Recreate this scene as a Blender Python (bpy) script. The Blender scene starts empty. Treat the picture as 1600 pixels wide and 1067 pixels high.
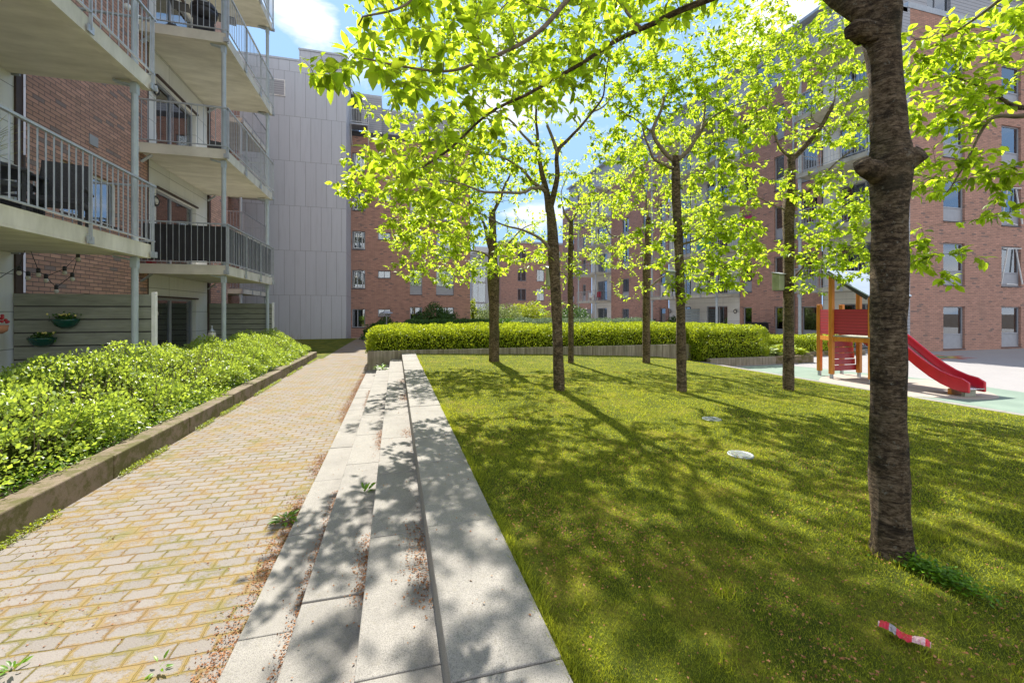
import bpy, math, random
import numpy as np
from mathutils import Vector, noise
random.seed(7); rng = np.random.default_rng(7)
S = bpy.context.scene
COL = S.collection
ORG = {}
TH = math.radians(15.24); CT, ST = math.cos(TH), math.sin(TH); F = 668.0; EYE = 1.6
def P(px, py, d):
    """world point seen at photo pixel (px,py) at depth d metres"""
    r = (px-800)/F*d
    return (r*CT+d*ST, d*CT-r*ST, EYE-(py-487)/F*d)
# ---------------------------------------------------------------- materials
def newmat(name):
    m = bpy.data.materials.new(name); m.use_nodes = True
    nt = m.node_tree; nt.nodes.clear()
    out = nt.nodes.new('ShaderNodeOutputMaterial')
    return m, nt, out
def N(nt, t, **k):
    n = nt.nodes.new(t)
    for a, v in k.items():
        if a.startswith('i_'): n.inputs[a[2:].replace('_', ' ')].default_value = v
        else: setattr(n, a, v)
    return n
def L(nt, a, b): nt.links.new(a, b)
def rgba(c): return (c[0], c[1], c[2], 1)
def ramp(nt, fac, stops, interp='LINEAR'):
    r = nt.nodes.new('ShaderNodeValToRGB'); e = r.color_ramp.elements; r.color_ramp.interpolation = interp
    while len(e) < len(stops): e.new(0.5)
    for i, (p, c) in enumerate(stops):
        e[i].position = p; e[i].color = rgba(c) if hasattr(c, '__len__') else (c, c, c, 1)
    if fac is not None: L(nt, fac, r.inputs[0])
    return r
def mix(nt, fac, a, b, mode='MIX'):
    m = nt.nodes.new('ShaderNodeMix'); m.data_type = 'RGBA'; m.blend_type = mode; m.clamp_factor = True
    for s, v in ((0, fac), (6, a), (7, b)):
        if hasattr(v, 'is_linked') or isinstance(v, bpy.types.NodeSocket): L(nt, v, m.inputs[s])
        elif s == 0: m.inputs[0].default_value = v
        else: m.inputs[s].default_value = rgba(v)
    return m.outputs[2]
def noi(nt, vec, scale, detail=4, rough=0.6, dist=0.0):
    n = N(nt, 'ShaderNodeTexNoise', i_Scale=scale, i_Detail=detail, i_Roughness=rough, i_Distortion=dist)
    if vec is not None: L(nt, vec, n.inputs['Vector'])
    return n.outputs['Fac']
def math_(nt, op, a, b=0.0, clamp=False):
    m = nt.nodes.new('ShaderNodeMath'); m.operation = op; m.use_clamp = clamp
    for i, v in ((0, a), (1, b)):
        if isinstance(v, bpy.types.NodeSocket): L(nt, v, m.inputs[i])
        else: m.inputs[i].default_value = v
    return m.outputs[0]
def pos(nt): return nt.nodes.new('ShaderNodeNewGeometry').outputs['Position']
def scalev(nt, vec, s):
    m = nt.nodes.new('ShaderNodeMapping'); m.inputs['Scale'].default_value = s; L(nt, vec, m.inputs[0]); return m.outputs[0]
def bump(nt, h, strength=.3, dist=.01):
    b = nt.nodes.new('ShaderNodeBump'); b.inputs['Strength'].default_value = strength; b.inputs['Distance'].default_value = dist
    L(nt, h, b.inputs['Height']); return b.outputs[0]
def prin(nt, out, col, rough=.7, nrm=None, metal=0.0, spec=.5):
    p = nt.nodes.new('ShaderNodeBsdfPrincipled'); p.inputs['Metallic'].default_value = metal
    p.inputs['Specular IOR Level'].default_value = spec
    if isinstance(col, bpy.types.NodeSocket): L(nt, col, p.inputs['Base Color'])
    else: p.inputs['Base Color'].default_value = rgba(col)
    if isinstance(rough, bpy.types.NodeSocket): L(nt, rough, p.inputs['Roughness'])
    else: p.inputs['Roughness'].default_value = rough
    if nrm is not None: L(nt, nrm, p.inputs['Normal'])
    if out is not None: L(nt, p.outputs[0], out.inputs[0])
    return p
def simple(name, c1, c2=None, scale=4, rough=.6, bs=.15, bscale=60, metal=0.0, spec=.5, stretch=None, lo=.35, hi=.65):
    m, nt, out = newmat(name); v = pos(nt)
    if stretch: v = scalev(nt, v, stretch)
    c2 = c2 or tuple(x*.8 for x in c1)
    c = ramp(nt, noi(nt, v, scale, 6), [(lo, c2), (hi, c1)]).outputs[0]
    prin(nt, out, c, rough, bump(nt, noi(nt, v, bscale, 3), bs, .005), metal, spec)
    return m
def wallcoord(nt):
    """u along the wall, v up, for any axis-aligned wall"""
    g = nt.nodes.new('ShaderNodeNewGeometry'); sp = nt.nodes.new('ShaderNodeSeparateXYZ'); L(nt, g.outputs['Position'], sp.inputs[0])
    sn = nt.nodes.new('ShaderNodeSeparateXYZ'); L(nt, g.outputs['True Normal'], sn.inputs[0])
    isx = math_(nt, 'GREATER_THAN', math_(nt, 'ABSOLUTE', sn.outputs[0]), .5)
    u = math_(nt, 'ADD', math_(nt, 'MULTIPLY', isx, sp.outputs[1]), math_(nt, 'MULTIPLY', math_(nt, 'SUBTRACT', 1.0, isx), sp.outputs[0]))
    cb = nt.nodes.new('ShaderNodeCombineXYZ'); L(nt, u, cb.inputs[0]); L(nt, sp.outputs[2], cb.inputs[1]); return cb.outputs[0]
def brick_mat(name, ca, cb, dark, mortar):
    m, nt, out = newmat(name); v = wallcoord(nt)
    b = N(nt, 'ShaderNodeTexBrick', i_Scale=1.0); b.inputs['Brick Width'].default_value = .25; b.inputs['Row Height'].default_value = .075
    b.inputs['Mortar Size'].default_value = .008; b.inputs['Mortar Smooth'].default_value = .3; b.inputs['Bias'].default_value = 0.0
    b.inputs['Color1'].default_value = (0, 0, 0, 1); b.inputs['Color2'].default_value = (1, 1, 1, 1); b.inputs['Mortar'].default_value = (.5, .5, .5, 1)
    L(nt, v, b.inputs['Vector'])
    c = ramp(nt, b.outputs['Color'], [(0, dark), (.035, dark), (.05, cb), (.3, ca), (.5, tuple(x*.72 for x in cb)), (.7, ca), (.85, cb), (1, tuple(min(1, x*1.2) for x in ca))]).outputs[0]
    big = noi(nt, v, .9, 4)
    c = mix(nt, math_(nt, 'MULTIPLY', big, .4), c, tuple(x*.72 for x in ca))
    c = mix(nt, ramp(nt, noi(nt, scalev(nt, v, (2.5, .35, 1)), 1.1, 5), [(.52, 0), (.75, .35)]).outputs[0], c, (.17, .12, .10))
    c = mix(nt, math_(nt, 'MULTIPLY', noi(nt, v, 45, 3), .35), c, (.5, .4, .34))
    c = mix(nt, b.outputs['Fac'], c, mortar)
    h = math_(nt, 'SUBTRACT', math_(nt, 'MULTIPLY', noi(nt, v, 60, 3), .3), b.outputs['Fac'])
    prin(nt, out, c, .85, bump(nt, h, .6, .008), spec=.2); return m
def panel_mat(name, c, w, h, off=.5, rough=.55, seam=.008, c2=None):
    m, nt, out = newmat(name); v = wallcoord(nt)
    b = N(nt, 'ShaderNodeTexBrick', i_Scale=1.0, offset=off); b.inputs['Brick Width'].default_value = w; b.inputs['Row Height'].default_value = h
    b.inputs['Mortar Size'].default_value = seam; b.inputs['Mortar Smooth'].default_value = .1
    b.inputs['Color1'].default_value = rgba(c); b.inputs['Color2'].default_value = rgba(c2 or tuple(x*.93 for x in c)); b.inputs['Mortar'].default_value = rgba(tuple(x*.3 for x in c))
    mp = nt.nodes.new('ShaderNodeMapping'); mp.inputs['Location'].default_value = (0, .2, 0); L(nt, v, mp.inputs[0]); L(nt, mp.outputs[0], b.inputs['Vector'])
    st = scalev(nt, v, (3, .25, 1))
    col = mix(nt, ramp(nt, noi(nt, st, 2.0, 5), [(.5, 0), (.8, .35)]).outputs[0], b.outputs['Color'], tuple(x*.6 for x in c))
    hh = math_(nt, 'SUBTRACT', 1.0, b.outputs['Fac'])
    prin(nt, out, col, rough, bump(nt, hh, .5, .01)); return m
def rib_mat(name, c, pitch):
    m, nt, out = newmat(name); sp = nt.nodes.new('ShaderNodeSeparateXYZ'); L(nt, pos(nt), sp.inputs[0])
    t = math_(nt, 'FRACT', math_(nt, 'DIVIDE', sp.outputs[2], pitch))
    col = ramp(nt, t, [(0, tuple(x*.35 for x in c)), (.12, tuple(x*.4 for x in c)), (.16, c), (1, c)]).outputs[0]
    prin(nt, out, col, .5, bump(nt, t, .6, .02)); return m
def leaf_mat(name, a, b, trans, tf=.5, rough=.45, spec=.4):
    m, nt, out = newmat(name); g = nt.nodes.new('ShaderNodeNewGeometry')
    r = g.outputs['Random Per Island']
    c = ramp(nt, r, [(0, tuple(x*.6 for x in a)), (.3, a), (1, b)]).outputs[0]
    c = mix(nt, math_(nt, 'MULTIPLY', noi(nt, g.outputs['Position'], 2.2, 3), .45), c, a)
    p = prin(nt, None, c, rough, None, 0, spec)
    t = nt.nodes.new('ShaderNodeBsdfTranslucent')
    tc = ramp(nt, r, [(0, tuple(x*.4 for x in trans)), (.55, trans), (1, tuple(min(1, x*1.25) for x in trans))]).outputs[0]
    L(nt, tc, t.inputs[0])
    mx = nt.nodes.new('ShaderNodeMixShader'); mx.inputs[0].default_value = tf
    L(nt, p.outputs[0], mx.inputs[1]); L(nt, t.outputs[0], mx.inputs[2]); L(nt, mx.outputs[0], out.inputs[0]); return m
def glass_mat():
    m, nt, out = newmat('window_glass')
    gl = nt.nodes.new('ShaderNodeBsdfGlossy'); gl.inputs['Roughness'].default_value = .02; gl.inputs['Color'].default_value = (.9, .95, 1, 1)
    tr = nt.nodes.new('ShaderNodeBsdfTransparent'); tr.inputs[0].default_value = (.75, .8, .82, 1)
    fr = nt.nodes.new('ShaderNodeFresnel'); fr.inputs[0].default_value = 1.9
    mx = nt.nodes.new('ShaderNodeMixShader'); L(nt, math_(nt, 'ADD', fr.outputs[0], .12, True), mx.inputs[0])
    L(nt, tr.outputs[0], mx.inputs[1]); L(nt, gl.outputs[0], mx.inputs[2]); L(nt, mx.outputs[0], out.inputs[0]); return m
M = {}
M['brick'] = brick_mat('red_brick', (.52, .265, .195), (.43, .21, .15), (.14, .10, .095), (.22, .17, .14))
M['brick_old'] = brick_mat('red_brick_left', (.52, .285, .215), (.44, .23, .175), (.16, .14, .155), (.15, .12, .11))
M['greypanel'] = panel_mat('grey_facade_panel', (.49, .52, .57), .62, 2.85, .5)
M['whitepanel'] = panel_mat('white_wall_panel', (.70, .70, .67), 3.4, .6, 0, seam=.006)
M['rib'] = rib_mat('ribbed_metal_cladding', (.38, .39, .42), .16)
M['louvre'] = rib_mat('louvre_cladding', (.36, .37, .40), .14)
M['concrete'] = simple('balcony_concrete', (.50, .48, .41), (.36, .35, .28), 3, .8, .2, 50)
M['soffit'] = simple('slab_concrete', (.70, .67, .58), (.53, .505, .43), 1.3, .8, .15, 30, stretch=(1, 3, 1))
M['zinc'] = simple('galvanised_steel', (.42, .45, .48), (.34, .37, .40), 9, .45, .05, 80, metal=.35)
M['column'] = simple('painted_column', (.40, .46, .49), (.34, .39, .42), 6, .5, .05, 80)
M['frame'] = simple('window_frame_grey', (.34, .35, .38), (.30, .31, .34), 5, .45, .03, 50)
M['darkframe'] = simple('dark_frame', (.05, .05, .055), (.04, .035, .035), 5, .5, .05, 50)
M['brown'] = simple('dark_brown_trim', (.07, .045, .035), (.05, .03, .025), 5, .6, .05, 50)
M['curtain'] = simple('curtain_cloth', (.55, .54, .52), (.40, .39, .38), 14, .9, .2, 30, stretch=(6, 6, .2))
M['interior'] = simple('room_wall', (.10, .09, .08), (.06, .055, .05), 2, .9)
M['glass'] = glass_mat()
M['black'] = simple('black_plastic', (.015, .015, .017), (.03, .03, .033), 20, .45, .2, 90)
M['rattan'] = simple('charcoal_rattan', (.035, .035, .04), (.012, .012, .014), 70, .6, .6, 110)
M['screen'] = simple('dark_fabric', (.035, .036, .04), (.022, .023, .026), 3, .9, .4, 9, lo=.3, hi=.7)
M['slat'] = simple('grey_stained_board', (.29, .305, .25), (.21, .22, .18), 3, .75, .3, 40, stretch=(1, 1, 8))
M['white'] = simple('white_paint', (.75, .75, .73), (.62, .62, .60), 8, .5)
M['red'] = simple('red_paint', (.42, .03, .05), (.34, .025, .04), 5, .35, .1, 60)
M['redboard'] = rib_mat('red_boards', (.40, .035, .06), .075)
M['slide'] = simple('red_slide_plastic', (.55, .012, .03), (.45, .01, .025), 3, .25, .03, 40)
M['steel'] = simple('slide_steel', (.62, .56, .58), (.5, .46, .48), 10, .25, .03, 60, metal=.8)
M['orange'] = simple('orange_stained_timber', (.62, .24, .03), (.45, .16, .02), 6, .5, .25, 40, stretch=(4, 4, .5))
M['roof'] = simple('pale_blue_roof', (.48, .56, .66), (.42, .50, .60), 3, .4, .05, 30)
M['terracotta'] = simple('terracotta', (.45, .2, .12), None, 8, .8)
M['basket'] = simple('woven_basket', (.40, .27, .17), (.2, .12, .07), 50, .8, .8, 60)
M['darkgreen'] = simple('green_glazed_pot', (.01, .07, .05), None, 8, .2)
M['boxgrey'] = simple('weathered_grey_box', (.42, .43, .36), (.30, .32, .25), 7, .8, .2, 50)
M['cover'] = simple('cast_cover', (.38, .41, .43), (.22, .25, .26), 30, .5, .4, 90, metal=.3)
M['teal'] = simple('teal_cloth', (.03, .35, .28), None, 6, .8)
M['pink'] = simple('pink_cloth', (.55, .04, .2), None, 6, .8)
M['bulb'] = simple('clear_bulb', (.6, .58, .5), None, 6, .1)
M['soil'] = simple('dark_soil', (.075, .05, .03), (.04, .028, .02), 9, .95, .8, 30)
def granite(name, base, dark, moss=.0):
    m, nt, out = newmat(name); v = pos(nt)
    c = ramp(nt, noi(nt, v, 260, 3, .8), [(.36, dark), (.5, base), (.66, tuple(min(1, x*1.22) for x in base))]).outputs[0]
    c = mix(nt, ramp(nt, noi(nt, v, 3.2, 6, .65), [(.42, 0), (.72, .55)]).outputs[0], c, tuple(x*.55 for x in base))
    c = mix(nt, ramp(nt, noi(nt, v, 23, 4, .7), [(.58, 0), (.72, .35)]).outputs[0], c, (.2, .18, .13))
    if moss: c = mix(nt, ramp(nt, noi(nt, v, 4, 8, .8), [(.45, 0), (.56, moss)]).outputs[0], c, (.085, .08, .015))
    prin(nt, out, c, .85, bump(nt, noi(nt, v, 180, 3, .8), .5, .004), spec=.3); return m
M['granite'] = granite('granite', (.31, .29, .26), (.13, .12, .11))
M['kerb'] = granite('weathered_concrete', (.22, .165, .115), (.10, .08, .055), .9)
def board_mat():
    m, nt, out = newmat('board_formed_concrete'); v = wallcoord(nt)
    s = scalev(nt, v, (14, .6, 1))
    c = ramp(nt, noi(nt, s, 1.2, 4), [(.35, (.17, .14, .10)), (.62, (.36, .32, .26))]).outputs[0]
    c = mix(nt, ramp(nt, noi(nt, v, 2.5, 5), [(.5, 0), (.75, .6)]).outputs[0], c, (.13, .13, .07))
    prin(nt, out, c, .9, bump(nt, noi(nt, s, 2.5, 3), .6, .01), spec=.2); return m
M['board'] = board_mat()
def paver_mat():
    m, nt, out = newmat('mossy_pavers'); v0 = pos(nt)
    wob = nt.nodes.new('ShaderNodeVectorMath'); wob.operation = 'MULTIPLY_ADD'
    nn = N(nt, 'ShaderNodeTexNoise', i_Scale=9.0, i_Detail=3.0); L(nt, v0, nn.inputs['Vector'])
    L(nt, nn.outputs['Color'], wob.inputs[0]); wob.inputs[1].default_value = (.028, .028, 0); L(nt, v0, wob.inputs[2])
    v = wob.outputs[0]
    b = N(nt, 'ShaderNodeTexBrick', i_Scale=1.0); b.inputs['Brick Width'].default_value = .182; b.inputs['Row Height'].default_value = .106
    b.inputs['Mortar Size'].default_value = .0055; b.inputs['Mortar Smooth'].default_value = .5
    b.inputs['Color1'].default_value = (.245, .215, .195, 1); b.inputs['Color2'].default_value = (.195, .172, .155, 1); b.inputs['Mortar'].default_value = (.2, .16, .06, 1)
    L(nt, v, b.inputs['Vector'])
    c = b.outputs['Color']
    c = mix(nt, ramp(nt, noi(nt, v0, 190, 3, .8), [(.4, .0), (.7, .5)]).outputs[0], c, (.33, .30, .25))
    c = mix(nt, ramp(nt, noi(nt, v0, 130, 2, .8), [(.56, .0), (.7, .5)]).outputs[0], c, (.10, .085, .07))
    jc = ramp(nt, noi(nt, v0, 7, 4), [(.35, (.09, .08, .018)), (.5, (.14, .105, .028)), (.66, (.10, .065, .035))]).outputs[0]
    jm = b.outputs['Fac']
    c = mix(nt, jm, c, jc)
    mv = noi(nt, v0, 2.3, 8, .72)
    fine = noi(nt, v0, 38, 4, .75)
    # moss spreads out of the joints where the big patches are
    near = N(nt, 'ShaderNodeTexBrick', i_Scale=1.0); near.inputs['Brick Width'].default_value = .182; near.inputs['Row Height'].default_value = .106
    near.inputs['Mortar Size'].default_value = .028; near.inputs['Mortar Smooth'].default_value = 1.0; L(nt, v, near.inputs['Vector'])
    msk = math_(nt, 'ADD', math_(nt, 'ADD', math_(nt, 'MULTIPLY', mv, 1.25), math_(nt, 'MULTIPLY', near.outputs['Fac'], .22)), math_(nt, 'MULTIPLY', fine, .75))
    mk = ramp(nt, msk, [(.99, 0), (1.0, 0)]); mk.color_ramp.elements[0].position = .0
    mk2 = nt.nodes.new('ShaderNodeMapRange'); L(nt, msk, mk2.inputs[0]); mk2.inputs[1].default_value = 1.03; mk2.inputs[2].default_value = 1.17
    mc = ramp(nt, noi(nt, v0, 3.1, 4), [(.36, (.17, .15, .04)), (.5, (.26, .18, .055)), (.64, (.22, .135, .06))]).outputs[0]
    c = mix(nt, math_(nt, 'MULTIPLY', mk2.outputs[0], .8), c, mc)
    h = math_(nt, 'ADD', math_(nt, 'SUBTRACT', math_(nt, 'MULTIPLY', noi(nt, v0, 120, 3), .25), jm), math_(nt, 'MULTIPLY', mk2.outputs[0], .25))
    prin(nt, out, c, .9, bump(nt, h, .75, .012), spec=.25); return m
M['paver'] = paver_mat()
def asphalt_mat():
    m, nt, out = newmat('pale_paving'); v = pos(nt)
    b = N(nt, 'ShaderNodeTexBrick', i_Scale=1.0); b.inputs['Brick Width'].default_value = .2; b.inputs['Row Height'].default_value = .1
    b.inputs['Mortar Size'].default_value = .005; b.inputs['Color1'].default_value = (.33, .315, .31, 1); b.inputs['Color2'].default_value = (.31, .30, .30, 1); b.inputs['Mortar'].default_value = (.2, .19, .17, 1)
    L(nt, v, b.inputs['Vector'])
    c = mix(nt, ramp(nt, noi(nt, v, .9, 6), [(.4, 0), (.7, .4)]).outputs[0], b.outputs['Color'], (.25, .235, .23))
    c = mix(nt, ramp(nt, noi(nt, v, 90, 3), [(.5, 0), (.7, .3)]).outputs[0], c, (.2, .18, .16))
    prin(nt, out, c, .85, bump(nt, noi(nt, v, 90, 3), .3, .004)); return m
M['asphalt'] = asphalt_mat()
M['rubber'] = simple('green_rubber', (.21, .28, .22), (.16, .22, .175), 1.5, .85, .3, 120)
M['rubberpink'] = simple('pale_rubber', (.42, .36, .30), (.34, .29, .24), 2, .85, .3, 120)
def turf_mat():
    m, nt, out = newmat('turf'); v = pos(nt)
    c = ramp(nt, noi(nt, v, 2.0, 6, .7), [(.34, (.045, .065, .009)), (.5, (.12, .15, .012)), (.66, (.28, .24, .035))]).outputs[0]
    c = mix(nt, ramp(nt, noi(nt, v, 55, 4, .8), [(.4, 0), (.62, .7)]).outputs[0], c, (.05, .065, .008))
    c = mix(nt, ramp(nt, noi(nt, v, 85, 3, .8), [(.6, 0), (.72, .55)]).outputs[0], c, (.24, .15, .06))
    prin(nt, out, c, .95, bump(nt, noi(nt, v, 90, 4, .8), .9, .02), spec=.15); return m
M['turf'] = turf_mat()
M['blade'] = leaf_mat('grass_blade', (.14, .195, .013), (.45, .46, .05), (.58, .60, .04), .45, .55, .25)
M['leaf'] = leaf_mat('cherry_leaf', (.13, .24, .015), (.22, .34, .02), (.64, .80, .04), .68, .42, .35)
M['leaf_far'] = leaf_mat('cherry_leaf_far', (.14, .25, .015), (.23, .34, .02), (.64, .80, .045), .66, .45, .3)
M['hedge'] = leaf_mat('privet_leaf', (.20, .29, .015), (.36, .43, .025), (.55, .62, .03), .42, .4, .4)
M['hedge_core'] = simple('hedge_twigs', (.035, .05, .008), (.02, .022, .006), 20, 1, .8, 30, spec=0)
M['spirea'] = leaf_mat('spirea_leaf', (.20, .31, .04), (.42, .50, .11), (.58, .72, .07), .40, .40, .5)
M['darkleaf'] = leaf_mat('dark_shrub_leaf', (.035, .10, .02), (.07, .15, .025), (.12, .25, .02), .3, .4, .4)
M['paleleaf'] = leaf_mat('pale_shrub_leaf', (.20, .27, .08), (.30, .36, .14), (.3, .38, .1), .3, .5, .3)
M['greyleaf'] = leaf_mat('grey_green_leaf', (.14, .21, .13), (.25, .31, .22), (.2, .28, .12), .3, .6, .3)
M['fern'] = leaf_mat('fern_leaf', (.09, .22, .01), (.18, .33, .014), (.30, .50, .015), .4, .4, .4)
M['petal'] = leaf_mat('dry_petal', (.28, .12, .05), (.52, .27, .13), (.3, .14, .05), .2, .8, .2)
M['reed'] = leaf_mat('dry_grass_leaf', (.12, .16, .03), (.45, .33, .10), (.3, .3, .05), .3, .6, .2)
M['blossom'] = simple('yellow_white_flowers', (.8, .7, .3), (.7, .6, .1), 40, .7)
def bark_mat():
    m, nt, out = newmat('cherry_bark'); v = pos(nt)
    s = scalev(nt, v, (1, 1, 2.0))
    a = noi(nt, s, 26, 9, .8, .3); b = noi(nt, scalev(nt, v, (3.0, 3.0, 30)), 3.5, 7, .8, .7)
    c = ramp(nt, a, [(.36, (.03, .019, .011)), (.47, (.13, .088, .05)), (.60, (.32, .235, .15))]).outputs[0]
    c = mix(nt, ramp(nt, noi(nt, scalev(nt, v, (1, 1, 1.8)), 7, 6, .75, .8), [(.50, 0), (.60, .8)]).outputs[0], c, (.03, .021, .014))
    c = mix(nt, ramp(nt, b, [(.50, 0), (.60, .85)]).outputs[0], c, (.018, .012, .009))
    c = mix(nt, ramp(nt, noi(nt, v, 30, 4, .8), [(.60, 0), (.68, .7)]).outputs[0], c, (.30, .29, .23))
    c = mix(nt, ramp(nt, noi(nt, v, 2.5, 4), [(.5, 0), (.72, .45)]).outputs[0], c, (.075, .08, .03))
    h = math_(nt, 'ADD', math_(nt, 'MULTIPLY', a, 1.0), math_(nt, 'MULTIPLY', b, -.9))
    h = math_(nt, 'ADD', h, math_(nt, 'MULTIPLY', noi(nt, v, 70, 5, .8), .5))
    prin(nt, out, c, .85, bump(nt, h, 1.0, .022), spec=.2); return m
M['bark'] = bark_mat()
M['limb_bark'] = simple('limb_bark', (.26, .20, .14), (.10, .075, .05), 22, .8, .6, 70, stretch=(1, 1, 2.5))
M['twig'] = simple('twig_bark', (.22, .16, .10), (.11, .08, .05), 12, .8, .4, 60)

# ---------------------------------------------------------------- mesh building
class MB:
    def __init__(s): s.v = []; s.f = []
    def add(s, vs, fs):
        o = len(s.v); s.v += [tuple(p) for p in vs]; s.f += [tuple(i+o for i in f) for f in fs]; return s
    def box(s, x0, x1, y0, y1, z0, z1):
        if x0 > x1: x0, x1 = x1, x0
        if y0 > y1: y0, y1 = y1, y0
        if z0 > z1: z0, z1 = z1, z0
        return s.add([(x0,y0,z0),(x1,y0,z0),(x1,y1,z0),(x0,y1,z0),(x0,y0,z1),(x1,y0,z1),(x1,y1,z1),(x0,y1,z1)],
              [(0,3,2,1),(4,5,6,7),(0,1,5,4),(1,2,6,5),(2,3,7,6),(3,0,4,7)])
    def quad(s, a, b, c, d): return s.add([a, b, c, d], [(0, 1, 2, 3)])
    def bar(s, a, b, w, h=None, up=(0, 0, 1)):
        """box-section bar from a to b"""
        h = h or w; a = Vector(a); b = Vector(b); d = (b-a).normalized(); u = Vector(up)
        if abs(d.dot(u)) > .95: u = Vector((1, 0, 0))
        x = d.cross(u).normalized(); y = x.cross(d).normalized(); x *= w/2; y *= h/2
        return s.add([a-x-y, a+x-y, a+x+y, a-x+y, b-x-y, b+x-y, b+x+y, b-x+y], [(0,3,2,1),(4,5,6,7),(0,1,5,4),(1,2,6,5),(2,3,7,6),(3,0,4,7)])
    def tube(s, pts, rad, n=8, cap=True, rough=0.0, seed=0):
        pts = [Vector(p) for p in pts]
        if not hasattr(rad, '__len__'): rad = [rad]*len(pts)
        o = len(s.v); ref = None
        for i, p in enumerate(pts):
            d = (pts[min(i+1, len(pts)-1)]-pts[max(i-1, 0)]).normalized()
            if ref is None: ref = Vector((1, 0, 0)) if abs(d.x) < .8 else Vector((0, 1, 0))
            x = (ref-d*ref.dot(d)).normalized(); ref = x; y = d.cross(x)
            for k in range(n):
                a = 2*math.pi*k/n; r = rad[i]
                if rough: r *= 1+rough*noise.noise(Vector((math.cos(a)*1.6+seed, math.sin(a)*1.6, p.z*3.0+seed)))+rough*.3*noise.noise(Vector((math.cos(a)*3+seed, math.sin(a)*3, p.z*9)))
                s.v.append(tuple(p+x*(math.cos(a)*r)+y*(math.sin(a)*r)))
        for i in range(len(pts)-1):
            for k in range(n):
                a = o+i*n+k; b = o+i*n+(k+1) % n
                s.f.append((a, b, b+n, a+n))
        if cap: s.f.append(tuple(o+k for k in reversed(range(n)))); s.f.append(tuple(o+(len(pts)-1)*n+k for k in range(n)))
        return s
    def lathe(s, prof, c=(0, 0, 0), n=20):
        o = len(s.v)
        for r, z in prof:
            for k in range(n):
                a = 2*math.pi*k/n; s.v.append((c[0]+r*math.cos(a), c[1]+r*math.sin(a), c[2]+z))
        for i in range(len(prof)-1):
            for k in range(n):
                a = o+i*n+k; b = o+i*n+(k+1) % n; s.f.append((a, b, b+n, a+n))
        s.f.append(tuple(o+k for k in reversed(range(n)))); s.f.append(tuple(o+(len(prof)-1)*n+k for k in range(n)))
        return s
    def sphere(s, c, r, n=12, m=8, sc=(1, 1, 1)):
        o = len(s.v)
        for i in range(m+1):
            t = math.pi*i/m
            for k in range(n):
                a = 2*math.pi*k/n
                s.v.append((c[0]+r*sc[0]*math.sin(t)*math.cos(a), c[1]+r*sc[1]*math.sin(t)*math.sin(a), c[2]-r*sc[2]*math.cos(t)))
        for i in range(m):
            for k in range(n):
                a = o+i*n+k; b = o+i*n+(k+1) % n; s.f.append((a, b, b+n, a+n))
        return s
    def build(s, name, mat, parent=None, smooth=False, bevel=0.0):
        o = ORG.get(parent.name, (0, 0, 0)) if parent else (0, 0, 0)
        me = bpy.data.meshes.new(name)
        me.from_pydata([(x-o[0], y-o[1], z-o[2]) for x, y, z in s.v], [], s.f)
        ob = bpy.data.objects.new(name, me); COL.objects.link(ob)
        me.materials.append(M[mat] if isinstance(mat, str) else mat)
        if smooth:
            me.polygons.foreach_set('use_smooth', [True]*len(me.polygons))
        if bevel:
            b = ob.modifiers.new('bevel', 'BEVEL'); b.width = bevel; b.segments = 2; b.limit_method = 'ANGLE'
        if parent: ob.parent = parent
        ORG[ob.name] = o
        return ob
def tag(o, label=None, cat=None, group=None, kind=None):
    if label: o['label'] = label
    if cat: o['category'] = cat
    if group: o['group'] = group
    if kind: o['kind'] = kind
    return o
def thing(name, loc, label, cat, group=None):
    o = bpy.data.objects.new(name, None); COL.objects.link(o); o.location = loc; o.empty_display_size = .2
    ORG[o.name] = tuple(loc); return tag(o, label, cat, group)
def proto(name, label, cat, group=None):
    return thing(name, (0, 0, 0), label, cat, group)
def place(o, loc, rz=0): o.location = loc; o.rotation_euler = (0, 0, rz); return o
def dup(root, loc, rz=0, label=None):
    def cp(o, par):
        c = o.copy(); COL.objects.link(c); c.parent = par
        for ch in list(o.children): cp(ch, c)
        return c
    r = cp(root, None); place(r, loc, rz)
    if label: r['label'] = label
    return r
def struct(name, mb, mat): return tag(mb.build(name, mat), kind='structure')
def npmesh(name, V, faces_per, Fidx, mat, parent=None):
    """V (n,3) world verts; Fidx (m,k) faces of constant size k"""
    o = ORG.get(parent.name, (0, 0, 0)) if parent else (0, 0, 0)
    me = bpy.data.meshes.new(name); k = faces_per
    me.vertices.add(len(V)); me.vertices.foreach_set('co', (V-np.array(o)).astype(np.float32).ravel())
    me.loops.add(Fidx.size); me.loops.foreach_set('vertex_index', Fidx.astype(np.int32).ravel())
    me.polygons.add(len(Fidx)); me.polygons.foreach_set('loop_start', np.arange(0, Fidx.size, k, dtype=np.int32))
    me.update(calc_edges=True); me.validate()
    ob = bpy.data.objects.new(name, me); COL.objects.link(ob); me.materials.append(M[mat])
    if parent: ob.parent = parent
    ORG[ob.name] = o
    return ob
def unit(a): return a/np.maximum(np.linalg.norm(a, axis=1, keepdims=True), 1e-6)
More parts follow.
